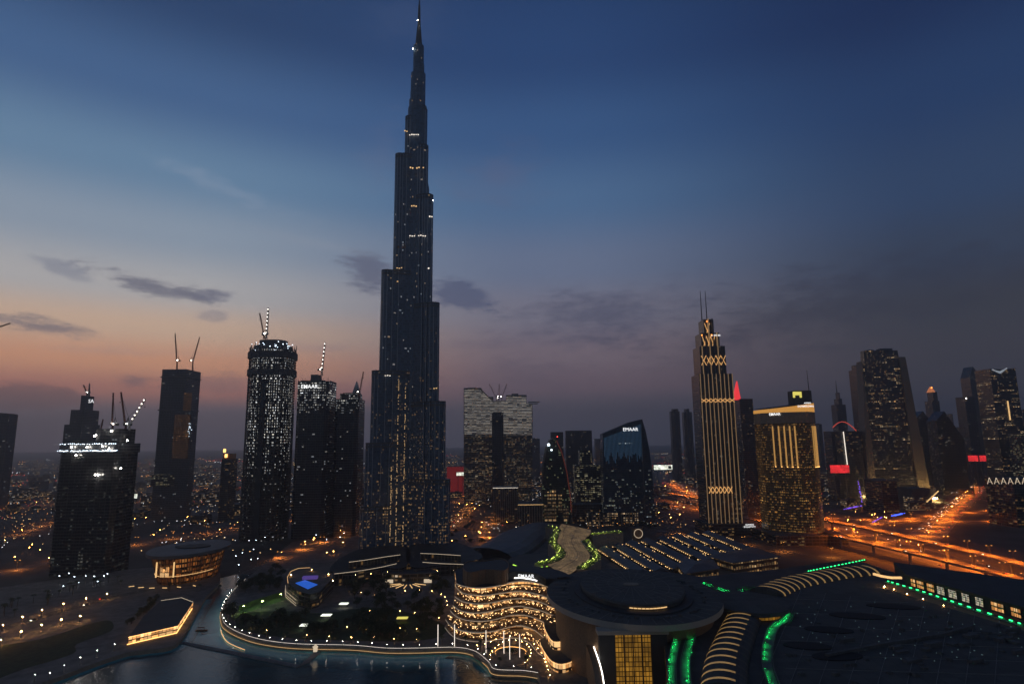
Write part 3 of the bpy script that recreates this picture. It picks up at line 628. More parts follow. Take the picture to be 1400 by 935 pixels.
for a, c in (((r[0], r[2]), (r[1], r[2])), ((r[1], r[2]), (r[1], r[3])), ((r[1], r[3]), (r[0], r[3])), ((r[0], r[3]), (r[0], r[2]))):
    b.face([(*a, t8b['_top']), (*c, t8b['_top']), (cx, cy, q.z)], 0)
    for f in (0, .25, .5, .75): b.bar((a[0] + (c[0] - a[0]) * f, a[1] + (c[1] - a[1]) * f, t8b['_top']), (cx, cy, q.z), 1.0, 1)
b.build('pyramid_point', ['roof_blue', 'white'], t8b)

# --- right of the skyscraper
def twin():
    Y = 1500; prof = pxprof([(634, 720), (728, 720), (728, 553), (720, 551), (720, 540), (692, 541), (692, 547), (674, 548), (662, 536), (656, 530), (634, 531)], Y)
    cx = (prof[0][0] + prof[1][0]) / 2
    t = thing('twin_apartments', 'pale striped twin apartment blocks joined by a bridge of floors, cranes on top', 'building', (cx, Y + 20, 0))
    b = MB(); extrude_profile(b, prof, Y, Y + 46); b.build('facade', ['twin', 'roof'], t)
    M['pale_slab'] = pbr('pale_slab', (.62, .58, .52), .8)
    z0 = zat(680, 596, Y); z1 = zat(645, 531, Y); b = MB(); z = z0
    def xs(zq):
        y = CY - 0
        lo = W(634, 560, Y).x; hi = W(728, 560, Y).x; return lo, hi
    while z < z1:
        lo, hi = xs(z)
        zs = [zat(645, 531, Y), zat(668, 542, Y), zat(683, 548, Y), zat(706, 540, Y), zat(724, 552, Y)]
        segs = [(W(634, 550, Y).x, W(658, 550, Y).x, zs[0]), (W(658, 550, Y).x, W(674, 550, Y).x, zs[1]), (W(674, 550, Y).x, W(692, 550, Y).x, zs[2]), (W(692, 550, Y).x, W(720, 550, Y).x, zs[3]), (W(720, 550, Y).x, W(728, 550, Y).x, zs[4])]
        for a, c, zz in segs:
            if z <= zz: b.box((a + c) / 2, Y + 22, z, c - a - .004, 51, 1.3)
        z += 3.6
    b.build('balcony_slabs', 'pale_slab', t)
    up = pxprof([(635, 594), (727, 594), (727, 554), (719.5, 552), (719.5, 541.5), (692.5, 542.5), (692.5, 548.5), (674, 549.5), (662, 538), (656, 532), (635, 533)], Y)
    b = MB(); extrude_profile(b, up, Y - 3.4, Y - 2.6); b.build('unfinished_floors', ['bare_floors', 'roof'], t)
    b = MB(); p, q = W(722, 549.5, Y - 3), W(738, 549.5, Y - 3); b.box((p.x + q.x) / 2, Y + 12, p.z, q.x - p.x, 20, 1.6); b.box((p.x + q.x) / 2 - 2, Y + 12, p.z - 4, (q.x - p.x) * .8, 18, 1.4); b.build('cantilever_deck', 'pale_slab', t)
    b = MB(); b.box(W(645, 530, Y).x, Y + 20, zat(645, 531, Y) - .01, 22, 20, 3); b.box(W(704, 540, Y).x, Y + 20, zat(704, 540, Y) - .01, 16, 20, 4); b.build('roof_plant', 'concrete_d', t)
twin()
tower('narrow_tower', 'narrow dark windowless-looking tower standing before the pale twin apartments', 'tower', 673, 688, 564, 1420, 34, 'far', plant=False, c=3)
# bullet tower
def bullet():
    Y = 1085; prof = pxprof([(742, 716), (781, 716), (780, 680), (775, 645), (768, 618), (762, 603), (757, 599), (752, 601), (747, 612), (743, 635), (741, 665)], Y)
    t = thing('arched_tower', 'bullet shaped greenish glass tower with a red lit rib and glowing lobby', 'tower', ((prof[0][0] + prof[1][0]) / 2, Y + 20, 0))
    b = MB(); extrude_profile(b, prof, Y, Y + 42, 0, 0); b.build('facade', ['green', 'roof_dark'], t)
    M['red_dim'] = pbr('red_lit_rib', (.4, .12, .08), .6, emit=(1, .16, .06), es=.06, sample=False)
    for pts, mt in (([(781, 700), (780, 680), (775, 645), (768, 618), (761, 602)], 'red_dim'), ([(742, 700), (741, 665), (743, 635), (748, 610), (755, 600)], 'steel')):
        b = MB(); b.path([(W(x, y, Y - 1).x, Y - .6, W(x, y, Y - 1).z) for x, y in pts], 1.5); b.build('edge_rib', mt, t)
    for xl, xr, ya, yb in ((748, 754, 672, 690), (755, 760, 668, 712), (763, 768, 676, 700), (744, 748, 690, 712), (770, 777, 695, 713), (749, 754, 694, 712)):
        a, c = W(xl, yb, Y), W(xr, ya, Y); b = MB(); b.box((a.x + c.x) / 2, Y - .4, max(a.z, .5), c.x - a.x, 1.2, c.z - max(a.z, .5)); b.build('lobby_window', 'arcade', t)
    for x, y, r in ((750, 608, 2.4), (754, 615, 1.6), (762, 597, .9)):
        p = W(x, y, Y - 2); b = MB(); b.ball(p, r); b.build('floodlight', 'glow_cool' if y > 600 else 'beacon_red', t)
bullet()
tower('slab_tower', 'wide dull grey slab tower behind the low office with lit windows', 'tower', 772, 809, 589, 1850, 40, 'far', plant=False)
tower('slab_tower', 'grey slab tower just behind the tip of the bullet shaped tower', 'tower', 752, 770, 591, 1800, 40, 'far', plant=False)
tower('office_block', 'low office with rows of yellowish lit windows left of the blue glass office', 'building', 783, 828, 636, 1260, 50, 'office', c=3, tiers=((790, 809, 616),))
tower('curved_block', 'low dark block with a lit roof edge in front of the lit office', 'building', 780, 826, 690, 1140, 40, 'low_dim', c=8, plant=False)
# blue office with sign
def blue_office():
    Y = 1120; prof = pxprof([(826, 718), (897, 718), (895, 690), (892, 650), (888, 615), (883, 590), (878, 573), (862, 577), (824, 593)], Y)
    t = thing('blue_office', 'blue glass office with a sloping top and a white name sign', 'building', ((prof[0][0] + prof[1][0]) / 2, Y + 20, 0))
    b = MB(); extrude_profile(b, prof, Y, Y + 36, 0, 1); b.build('facade', ['emaar', 'roof_dark'], t)
    M['blue_led'] = pbr('blue_lit_fin', (.06, .12, .2), .4, emit=(.08, .20, .36), es=.17, sample=False)
    b = MB()
    for k in range(30):
        px = 826 + k * (877 - 826) / 29; top = 593 - max(0, px - 824) * .37; yb = R.uniform(618, 634)
        p, q = W(px, top + 6, Y), W(px, yb, Y); x = W(px, 600, Y).x; b.box(x, Y - .35, q.z, 1.0, .7, p.z - q.z)
    b.build('blue_fins', 'blue_led', t)
    x = W(877.5, 600, Y).x; b = MB(); b.box(x, Y - .4, 0, 1.6, .9, zat(877.5, 574, Y) - 1); b.build('corner_mullion', 'steel', t)
    text('EMAAR', W(862, 587, Y - 1.2), 8.6, 'sign_white', t)
    a, c = W(802, 718, Y - 8), W(872, 700, Y - 8); b = MB(); b.box((a.x + c.x) / 2, Y - 5, 0, c.x - a.x, 10, max(c.z, 9), 0, 0, 1); b.build('podium', ['low', 'roof'], t)
    b = MB()
    for k in range(14): b.box(a.x + (k + .5) * (c.x - a.x) / 14, Y - 11, 0, 1.2, 1.6, max(c.z, 9) + .5)
    b.build('podium_piers', 'stone', t)
blue_office()
tower('rounded_tower', 'hazy dark tower left of a pair behind the white billboard', 'tower', 914, 930, 562, 2300, 46, 'far', c=10, tiers=((917, 928, 559),), plant=False)
tower('rounded_tower', 'hazy dark tower right of a pair beside the gold ribbed tower', 'tower', 931, 947, 563, 2350, 46, 'far', c=10, tiers=((934, 943, 559),), plant=False)
M['screen_red'] = tiles_mat('red_screen', (.3, .05, .05), (.2, .03, .03), (2.2, 1.6), .5, (1, .035, .04), 1.1, .06, sample=True)
M['screen_pale'] = tiles_mat('pale_screen', (.5, .5, .45), (.3, .3, .3), (6.5, 5), .5, (.95, 1, .84), 1.3, .03, sample=True)
def billboard(px0, px1, ya, yb, Y, mat, label, dark=False):
    a, c = W(px0, yb, Y), W(px1, ya, Y); t = thing('billboard', label, 'billboard', ((a.x + c.x) / 2, Y, 0))
    b = MB(); w_ = c.x - a.x; b.face([(a.x, Y - .4, a.z), (c.x, Y - .4, a.z), (c.x, Y - .4, c.z), (a.x, Y - .4, c.z)], 0, [(0, 0), (w_, 0), (w_, c.z - a.z), (0, c.z - a.z)]); b.box((a.x + c.x) / 2, Y, a.z, w_, .78, c.z - a.z, 0, 1); b.build('screen', [mat, 'steel'], t)
    b = MB(); b.box((a.x + c.x) / 2, Y + .8, a.z - .6, c.x - a.x + 1.2, .7, c.z - a.z + 1.2); b.build('frame', 'steel', t)
    for f in (.2, .8): b = MB(); b.box(a.x + (c.x - a.x) * f, Y + 1.6, 0, 1.4, 1.0, a.z + 1); b.build('post', 'steel', t)
    if dark:
        b = MB(); b.box(a.x + (c.x - a.x) * .86, Y - .5, a.z + (c.z - a.z) * .2, (c.x - a.x) * .17, .2, (c.z - a.z) * .6); b.build('picture_panel', 'concrete_d', t)
billboard(894, 919, 635.5, 642, 1880, 'screen_pale', 'long white lit billboard beside the highway, dark square at its right end', True)
# gold ribbed tower
def gold_tower():
    Y, dep = 1000, 46; x0, x1 = span(944.5, 1002, 511, Y, dep)
    t = thing('gold_ribbed_tower', 'tall stepped hotel tower with gold lit ribs, zigzag bands and twin masts', 'tower', ((x0 + x1) / 2, Y + dep / 2, 0))
    tr = [(944.5, 1002, 511), (946.5, 991.5, 473), (949.5, 983.5, 455), (954, 975.5, 436.5)]
    z = 0; d = dep; Yq = Y; info = []
    for k, (a, c, y) in enumerate(tr):
        q0, q1 = span(a, c, y, Yq, d); zt = zat((a + c) / 2, y, Yq); b = MB(); b.prism(rect(q0, q1, Yq, Yq + d, 1.5), z, zt, 0, 1, u0=R.uniform(0, 99)); b.build('facade' if k == 0 else 'upper_tier', ['boul', 'roof_dark'], t)
        info.append((q0, q1, Yq, z, zt)); z = zt - .01; Yq += 2.5; d -= 5
    # ribs: gold lit fins up each tier
    f0 = info[0]; n = 9
    for k in range(n):
        x = f0[0] + 1.5 + k * (f0[1] - f0[0] - 3) / (n - 1); top = f0[4]
        for q in info[1:]:
            if q[0] + 1 < x < q[1] - 1: top = q[4]
        b = MB(); b.box(x, Y - .5, 10, .9, 1.4, f0[4] - 10); b.build('rib', 'fin_gold', t)
        if top > f0[4] + 5: b = MB(); b.box(x, Y + 4, f0[4], 1.1, 6.5, top - f0[4]); b.build('rib', 'fin_gold' if k % 2 else 'steel', t)
    for k in range(4):
        b = MB(); b.box(x1 + .4, Y + 6 + k * 11, 10, 1.2, 1.2, f0[4] - 14); b.build('rib', 'steel', t)
    def zig(xa, xb, za, zb, Yz, m, nm='zigzag_band'):
        b = MB(); w = (xb - xa) / m
        for k in range(m):
            b.bar((xa + k * w, Yz, za), (xa + (k + 1) * w, Yz, zb), .9); b.bar((xa + k * w, Yz, zb), (xa + (k + 1) * w, Yz, za), .9)
            pass
        b.build(nm, M.setdefault('zig', pbr('gold_lit_brace', (.4, .25, .1), .5, emit=(1, .52, .18), es=.75, sample=False)), t)
    q = info[1]; zig(q[0] + 1, q[1] - 1, zat(968, 499, Y), zat(968, 486, Y), q[2] - 1.2, 5)
    q = info[2]; zig(q[0] + 1, q[0] + (q[1] - q[0]) * .72, zat(965, 479, Y), zat(965, 459, Y), q[2] - 1.4, 3)
    q = info[3]; zig(q[0] + .5, q[0] + (q[1] - q[0]) * .55, zat(960, 462, Y), zat(960, 441, Y), q[2] - 1.4, 1)
    zig(f0[0] + 1, f0[1] - 1, zat(972, 550, Y), zat(972, 545, Y), Y - 1.8, 7); zig(f0[0] + 4, f0[1] - 14, zat(985, 674, Y), zat(985, 665, Y), Y - 1.8, 6)
    for q, f in ((info[3], .3), (info[2], .02), (info[2], .55)):
        b = MB(); b.ball((q[0] + (q[1] - q[0]) * f, q[2] - 1.6, q[4] - 4), 1.1); b.build('crown_lamp', 'glow_orange', t)
    text('ADDRESS', W(978.5, 458.5, info[2][2] - 1.5), 3.6, 'sign_white', t, bold=.06)
    for px, pb in ((957.2, 961.5), (964.0, 968)):
        p = W(px, 398, Y + 18); b = MB(); b.bar((p.x, p.y, info[3][4] - 1), p, 1.5, 0, .7); b.build('mast', 'steel', t)
    b = MB(); b.box((x0 + x1) / 2 + 2, Y + 20, 0, (x1 - x0) * 1.25, 74, 17, 0, 0, 1); b.build('podium', ['low_dim', 'roof'], t)
    p = W(1025, 718.5, Y - 20); text('ADDRESS\nBOULEVARD', p, 3.2, 'sign_white', t)
gold_tower()
t16 = tower('red_topped_tower', 'dark tower with a red lit peak behind the gold ribbed tower', 'tower', 1001, 1029, 546, 1180, 40, 'boul', plant=False)
a, c, q = W(1004, 546, 1182), W(1013, 546, 1182), W(1007, 521, 1190); b = MB()
b.prism(rect(a.x, c.x, 1182, 1196), t16['_top'] - .01, q.z, 0, 0, rect(q.x - .6, q.x + .6, 1188, 1190)); b.build('red_peak', M.setdefault('red_peak', pbr('red_lit_glass', (.4, .05, .05), .5, emit=(1, .05, .06), es=.9)), t16)
# hotel with curved front
def hotel():
    Y = 900; xl, xr = W(1040, 575, Y + 36).x, W(1118, 575, Y + 18).x; w = xr - xl
    front = [(xl + w * f, Y + 36 - 36 * (1 - (1 - f / .68) ** 2) if f < .68 else Y + 26 * ((f - .68) / .32) ** 1.6) for f in [i / 20 for i in range(21)]]
    back = [(xr, Y + 62), (xl, Y + 62)]; poly = front + back
    zt = zat(1080, 578, Y); zb = zat(1080, 563, Y)
    t = thing('stone_hotel', 'broad curved sandstone hotel with gold uplit pilasters and a glowing curved crown', 'hotel', ((xl + xr) / 2, Y + 30, 0))
    b = MB(); b.prism(poly, 0, zt, 0, 1, u0=5); b.build('facade', ['hotel', 'roof_dark'], t)
    b = MB(); big = [(x, y - 1.2) for x, y in front] + back; b.prism(big, zt - .01, zb); b.build('crown_wall', 'stone', t)
    n = len(front); z1 = [zb + 5 + 9 * (i / (n - 1)) ** 1.2 for i in range(n)] + [zb + 14, zb + 5]
    rec = [(x, y - .8) for x, y in front] + back; b = MB(); b.prism(rec, zb - .01, z1, 0, 1); b.build('glowing_crown', [M.setdefault('cove', pbr('lit_cove', (.4, .26, .12), .7, emit=(1, .46, .09), es=.55)), 'roof_dark'], t)
    b = MB(); z2 = [z + .02 for z in z1]; ov = [(x, y + 1.5) for x, y in front] + back; b.prism(ov, zb + 3, [z + 1.6 for z in z1], 0, 0) if False else None
    for i in range(n - 1): b.face([(*front[i], z1[i] + .1), (*front[i + 1], z1[i + 1] + .1), (front[i + 1][0], Y + 62, z1[i + 1] + 2.6), (front[i][0], Y + 62, z1[i] + 2.6)], 0)
    for i in range(n - 1): b.face([(*front[i], z1[i] + .1), (*front[i + 1], z1[i + 1] + .1), (*front[i + 1], z1[i + 1] + 1.0), (*front[i], z1[i] + 1.0)], 0)
    b.build('roof', 'roof_dark', t)
    b = MB(); c = W(1096, 545, Y + 30); b.box(c.x, Y + 36, zb + 6, 26, 22, c.z + 12 - zb - 6); b.build('lift_tower', 'concrete_d', t)
    c = W(1090, 537, Y + 24); b = MB(); b.box(c.x, Y + 24.6, c.z - 3.4, 13, .8, 2.2, 0); b.box(c.x - 5, Y + 24.6, c.z - 7, 3, .8, 3.6); b.box(c.x + 5, Y + 24.6, c.z - 7, 3, .8, 3.6); b.box(c.x, Y + 24.6, c.z - 1.2, 13, .8, 3); b.build('lit_panel', 'glow_lime_y', t)
    c = W(1103, 506, Y + 36); b = MB(); b.bar((c.x + 1, c.y, zb + 10), c, 1.3, 0, .5); b.build('mast', 'steel', t)
    def fy(x):
        f = (x - xl) / w; i = min(n - 2, max(0, int(f * (n - 1)))); k = f * (n - 1) - i; return front[i][1] + (front[i + 1][1] - front[i][1]) * k
    for px in (1064.5, 1070.3, 1076, 1081.8, 1087.5, 1106, 1109.5, 1112.6, 1115.2, 1117.4):
        zq = zat(px, 582, Y); x = W(px, 582, Y + (0 if px < 1100 else 14)).x; y = fy(x)
        b = MB(); b.box(x, y - .8, zq - 58, 1.5 if px < 1100 else .7, 1.6, 58); b.build('pilaster', M.setdefault('pil', pil_mat()), t)
        b = MB(); b.box(x, y - 1.9, zq - 59.2, 1.3, .9, .8); b.build('uplight', 'glow_gold', t)
    x = W(1066, 565.5, Y).x; text('EMAAR', (x, fy(x) - 2.0, zat(1066, 565.5, Y)), 5.2, 'sign_white', t, rotz=math.atan((fy(x + 8) - fy(x - 8)) / 16), bold=.04)
    x = W(1101, 556, Y).x; y0 = fy(x) - .8; zq = zat(1101, 557, Y)
    rz_ = math.atan((fy(x + 6) - fy(x - 8)) / 14); text('ADDRESS', (x + 3.0, fy(x + 3) - 2.4, zq + 6.4), 2.6, 'sign_white', t, rotz=rz_); text('DOWNTOWN', (x - .5, fy(x) - 2.4, zq + 1.6), 3.7, 'sign_white', t, rotz=rz_)
    b = MB(); b.box((xl + xr) / 2, Y + 30, 0, w * 1.3, 90, 14, 0, 0, 1); b.build('podium', ['low_dim', 'roof'], t)
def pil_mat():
    """stone pilaster; the lamp at its foot is too small to fill it, so the uplight glow is put into the stone as emission"""
    return pbr('pilaster_painted_glow', (.45, .3, .14), .6, emit=(1, .52, .14), es=.42, sample=False)
em('glow_lime_y', (1, .86, .16), .8)
hotel()
# far office with sloping legs
def leg_office():
    Y, dep = 1500, 22; t = thing('legged_office', 'massive office tower standing between two sloping concrete legs lit gold at the foot', 'tower', (W(1215, 650, Y).x, Y + 35, 0))
    xa, xb = W(1175, 478, Y + dep).x, W(1228, 478, Y).x; zt = zat(1200, 479, Y)
    b = MB(); b.prism(rect(W(1186, 650, Y).x, W(1262, 650, Y).x, Y + 3, Y + dep - 3), 0, zt, 0, 1, rect(xa, xb, Y + 3, Y + dep - 3), u0=20); b.build('facade', ['index', 'roof_dark'], t)
    b = MB(); b.box((xa + xb) / 2 + 18, Y + 18, zt - .01, 30, 18, 6); b.box((xa + xb) / 2 - 20, Y + 18, zt - .01, 16, 14, 3); b.build('roof_plant', 'concrete_d', t)
    zl = zat(1170, 494, Y); zr = zat(1234, 488, Y)
    M['leg_stone'] = pbr('leg_concrete', (.22, .19, .15), .8)
    for (p0, p1, q0, q1, ze) in ((W(1171, 494, Y + dep).x, W(1178, 494, Y).x, W(1184, 650, Y).x, W(1197, 650, Y).x, zl), (W(1229, 488, Y).x, W(1237, 488, Y).x, W(1254, 656, Y).x, W(1271, 656, Y).x, zr)):
        b = MB(); b.prism(rect(q0, q1, Y - 2, Y + dep + 2), 0, ze, 0, 0, rect(p0, p1, Y - 2, Y + dep + 2)); b.build('sloping_leg', 'leg_stone', t)
        b = MB(); b.box((q0 + q1) / 2, Y - 34, 6, 9, 1.5, 2); b.build('floodlight', M.setdefault('flood', pbr('gold_floodlight', (.3, .2, .1), .5, emit=(1, .62, .2), es=330)), t)
    p = W(1258, 656, Y - 5); b = MB(); b.box(p.x + 4, Y - 20, 0, 70, 20, 5); b.build('lit_plinth', 'low', t)
leg_office()
tower('slim_tower', 'slim dark tower close on the left of the legged office', 'tower', 1160, 1174, 505, 1680, 40, 'far', tiers=((1164, 1173, 499),), plant=False)
t = tower('spire_tower', 'far grey tower with a stepped top and thin spire left of the legged office', 'tower', 1136, 1156, 553, 2300, 40, 'far', tiers=((1140, 1151, 545), (1142, 1148, 537)), plant=False)
p = W(1142.5, 520, 2320); b = MB(); b.bar((p.x, p.y, t['_top'] - 1), p, 3.5, 0, .8); b.build('spire', 'steel', t)
t20 = tower('arch_topped_block', 'dark block with a red roof arch and a white light line down its front', 'building', 1124, 1180, 590, 1500, 50, 'far_warm', c=6, plant=False)
b = MB(); Yq = 1496; b.path([(W(1138 + 32 * k / 10, 0, Yq).x if False else W(1138 + 3.2 * k, 580, Yq).x, Yq, zat(1153, 589, Yq) + 22 * sin(pi * (.12 + .88 * k / 10))) for k in range(11)], 1.6); b.build('roof_arch', M.setdefault('arch_red', pbr('red_lit_steel', (.3, .1, .08), .5, emit=(1, .12, .08), es=.5, sample=False)), t20)
b = MB(); p, q = W(1153, 590, Yq), W(1159, 638, Yq); b.bar((p.x, Yq, p.z), (p.x + 2, Yq, q.z), 1.5); b.build('light_line', 'line_white', t20)
billboard(1135.5, 1160.5, 635.5, 646.5, 1380, 'screen_red', 'red lit billboard below the block with the roof arch')
billboard(1324, 1336.5, 622.5, 630.5, 1700, 'screen_red', 'left of two red lit billboards at the far end of the road')
billboard(1339.5, 1352, 622.5, 630.5, 1705, 'screen_red', 'right of two red lit billboards at the far end of the road')
t = tower('lantern_tower', 'far tower with an orange lit lantern top between two dark office towers', 'tower', 1264, 1284, 548, 2300, 40, 'far', tiers=((1267, 1281, 536),), plant=False)
p = W(1272, 529, 2316); b = MB(); b.prism(oval(p.x, p.y, 15, 15, 10), t['_top'] - .01, p.z, 0, 0, oval(p.x, p.y, 3, 3, 10)); b.build('lantern', M.setdefault('lantern', pbr('lantern_glass', (.4, .2, .1), .5, emit=(1, .33, .12), es=.5, sample=False)), t)
b = MB(); b.ball((p.x, p.y - 6, p.z - 3), 3); b.build('lantern_lamp', 'glow_orange', t)
def gable(name, label, xl, xm, xr, yl, ym, yr, Y, dep, mat):
    prof = pxprof([(xl, 650), (xr, 650), (xr, yr), (xm, ym), (xl, yl)], Y); prof[0] = (prof[4][0], 0); prof[1] = (prof[2][0], 0)
    t = thing(name, label, 'tower', ((prof[0][0] + prof[1][0]) / 2, Y, 0)); b = MB(); extrude_profile(b, prof, Y, Y + dep); b.build('facade', [mat, 'roof_dark'], t)
    zc = max(prof[2][1], prof[4][1]) * .55; b = MB(); b.box((prof[0][0] + prof[1][0]) / 2, Y + dep / 2, 0, (prof[1][0] - prof[0][0]) * 1.2, dep * 1.2, 16); b.build('podium', 'low_dim', t); return t
gable('gabled_tower', 'dark tower with a pointed top right beside the legged office', 1252, 1262, 1283, 572, 562, 590, 1750, 40, 'far')
gable('curved_top_tower', 'dark tower with a bent sloping top in front of the lantern tower', 1280, 1291, 1318, 575, 562, 600, 1640, 40, 'far')
t = tower('plain_tower', 'dark tower with one bright white lamp near its top corner', 'tower', 1306, 1332, 543, 1900, 40, 'far', plant=False)
p = W(1321, 544.5, 1896); b = MB(); b.ball(p, 2.2); b.build('corner_lamp', 'glow_white', t)
gable('pointed_slab_tower', 'tall pointed hazy tower left of the tower with the slanted top', 1326, 1330, 1345, 516, 501, 520, 2300, 50, 'far')
tower('slab_tower', 'hazy slab tower with a lit upper strip wedged behind the pointed one', 'tower', 1344, 1356, 527, 2450, 40, 'far_warm', plant=False)
t = gable('slant_top_tower', 'dark tower with a white lit slanted crown near the right edge', 1353, 1372, 1388, 504, 505, 503, 1500, 50, 'index')
b = MB(); p, q = W(1357, 505, 1497), W(1377, 503, 1497); r_ = W(1368, 510, 1497)
b.face([(p.x, 1498, p.z), (r_.x, 1498, r_.z), (q.x, 1498, q.z), (r_.x, 1499, r_.z + 5)], 0); b.bar((p.x, 1498, p.z), (r_.x, 1498, r_.z), 2.4); b.bar((r_.x, 1498, r_.z), (q.x, 1498, q.z), 2.4); b.build('crown_light', M.setdefault('crown_w', pbr('crown_light', (.5, .5, .5), .5, emit=(.8, .9, 1), es=.28, sample=False)), t)
p, q = W(1378, 548, 1497), W(1381, 574, 1497); b = MB(); b.bar((p.x, 1498, p.z), (p.x, 1498, q.z), 2.0); b.build('light_line', 'line_gold', t)
tower('lit_block', 'mid-height block with long rows of yellow windows under the slanted-crown tower', 'building', 1378, 1420, 593, 1420, 50, 'office', plant=False)
for k, (xl, xr, y, Y, d) in enumerate(((1030, 1044, 590, 2500, 40), (1292, 1303, 566, 2800, 40), (1303, 1316, 585, 2600, 50), (1332, 1342, 560, 2900, 40), (1362, 1376, 590, 2700, 50), (1388, 1402, 560, 2600, 40), (1228, 1242, 588, 2700, 40), (858, 872, 598, 2900, 40), (722, 738, 600, 2600, 40), (812, 822, 600, 2900, 40), (1112, 1124, 580, 2600, 40), (1006, 1016, 596, 2900, 40))):
    tower('background_tower', 'hazy mid-rise tower in the far background between the nearer towers', 'tower', xl, xr, y, Y, d, 'far_warm' if k % 2 else 'far', c=3 if k % 3 else 0, group='hazy towers in the far background', plant=k % 2 == 0)
# roof with five A-shaped lights
t27 = tower('long_block', 'long block at the right edge with five white A-shaped lights along its roof', 'building', 1346, 1440, 655, 1030, 60, 'low_dim', plant=False)
r = t27['_rect']
for k in range(6):
    p = W(1353 + 9.5 * k, 658, 1029); b = MB(); b.bar((p.x - 4, 1029, p.z - 4), (p.x, 1029, p.z + 6), .7); b.bar((p.x + 4, 1029, p.z - 4), (p.x, 1029, p.z + 6), .7); b.bar((p.x - 2, 1029, p.z - .5), (p.x + 2, 1029, p.z - .5), .6); b.build('roof_light', 'edge_mid', t27)
# ------------------------------------------------------------------ lakeside: terraced mall wing
def q4(l): return [(580 + .2513 * x, 700 + .2513 * y) for x, y in l]
def terraces():
    LV = [(38, [(176, 384), (215, 398), (300, 408), (400, 396), (480, 376), (560, 372), (640, 388), (700, 418)]),
          (31.5, [(172, 400), (205, 432), (260, 445), (340, 447), (430, 434), (520, 426), (610, 440), (690, 467)]),
          (25.5, [(168, 455), (212, 482), (290, 494), (370, 487), (450, 471), (530, 466), (620, 481), (694, 512)]),
          (20.0, [(156, 502), (195, 530), (270, 544), (360, 535), (450, 514), (530, 508), (620, 526), (696, 556)]),
          (14.8, [(143, 532), (175, 562), (235, 583), (320, 588), (400, 575), (470, 557), (550, 556), (625, 582), (690, 618)]),
          (9.6, [(116, 580), (150, 618), (220, 643), (300, 650), (380, 642), (450, 623), (520, 612), (590, 632), (640, 668), (690, 712)]),
          (4.4, [(112, 622), (160, 672), (240, 694), (330, 698), (420, 684), (500, 680), (570, 705), (620, 760), (690, 800)])]
    back = [P(772, 806, 38), P(758, 784, 38), P(700, 774, 38), P(640, 772, 38), P(622, 780, 38)]
    c0 = P(690, 800, 30); t = thing('terraced_mall', 'curving terraced mall wing with six glowing restaurant floors above the lake plaza', 'building', (*c0, 3.5))
    for k, (z, l) in enumerate(LV):
        fr = smooth_poly([P(x, y, z) for x, y in q4(l)], 5)
        b = MB(); b.prism(fr + back, z - 1.0, z, 0, 1 if k == 0 else 0); fl = b.build('roof' if k == 0 else 'terrace_floor', ['white_dim', 'roof_dark'], t)
        b = MB(); e = [(x, y - .15, z - .6) for x, y in fr]; b.path(e, .26); b.build('edge_light', 'edge_dim', fl)
        if k:
            b = MB(); rail = [(x, y + .4, z + .55) for x, y in fr]
            for i in range(len(rail) - 1): b.face([(*fr[i], z), (*fr[i + 1], z), (*fr[i + 1], z + 1.1), (*fr[i], z + 1.1)]) if False else b.bar(rail[i], rail[i + 1], .25)
            for p in rail[::2]: b.bar((p[0], p[1], z), p, .15)
            b.build('balustrade', 'steel', fl)
        if k < len(LV) - 1:
            zn = LV[k + 1][0]; off = offset_line(fr, 8.5)
            b = MB(); b.prism(off + back, zn, z - 1.0, 0, 0, u0=R.uniform(0, 200), bottom=False); b.build('shopfront', 'shop', t)
            # hanging lamps, parasols and tables of the restaurant terraces
            b = MB(); tb = MB(); pr = MB(); f2 = smooth_poly([P(x, y, zn) for x, y in q4(LV[k + 1][1])], 5)
            for p, o in zip(f2, offset_line(f2, 8.5)):
                for s in range(4):
                    f = R.uniform(.06, .8); x = p[0] + (o[0] - p[0]) * f + R.uniform(-2, 2); y = p[1] + (o[1] - p[1]) * f
                    if R.random() < .7: b.ball((x, y, zn + R.uniform(.8, 3.2)), R.uniform(.16, .34), 0, 5)
                    tb.box(x + .8, y, zn, .9, .9, .75, R.random()); tb.box(x + 1.7, y + .3, zn, .5, .5, 1.2, R.random()); tb.box(x - .4, y + .3, zn, .4, .4, R.uniform(1, 1.7), R.random())
            b.build('terrace_lamps', 'glow_warm', t, kind='stuff'); tb.build('terrace_furniture', 'wood', t, kind='stuff')
    # timber drum on the roof
    dr = smooth_poly([P(x, y, 48) for x, y in [(633, 776), (640, 768), (664, 767), (684, 764), (695, 770), (690, 780), (664, 779), (642, 783)]], 5, True)
    b = MB(); b.prism(dr, 37.9, 48, 0, 1); b.build('roof_drum', ['stone_warm', 'roof_dark'], t)
    b = MB()
    for i, (x, y) in enumerate(dr):
        if i % 2 == 0: b.bar((x, y, 38), (x, y, 48.2), .5)
    b.path(lift(dr + dr[:1], 48.4), .5); b.build('drum_battens', 'wood', t)
    cv = smooth_poly([P(x, y, 38) for x, y in [(694, 793), (706, 790), (720, 791), (734, 794), (746, 801)]], 5)
    b = MB(); b.ribbon(lift(cv, 37.9), lift(cv, 43.5)); b.ribbon(lift(cv, 43.5), lift(cv, 37.9)); b.ribbon(lift(cv, 43.5), lift(offset_line(cv, 22), 43.5)); b.build('sign_wall', 'roof_dark', t)
    b = MB(); b.path([(x, y - .6, 38.4) for x, y in cv[4:-5]], .5); b.build('sign_lamp', 'glow_white', t)
    p = P(720, 792, 38); text('EMAAR', (p[0] - .5, p[1] - 3.6, 41.2), 4.0, 'sign_white', t, rotz=-.10, bold=.03)
M['white_dim'] = pbr('pale_render', (.42, .38, .33), .7)
M['stone_warm'] = pbr('timber_cladding', (.26, .16, .09), .7, noise=.2, nscale=1)
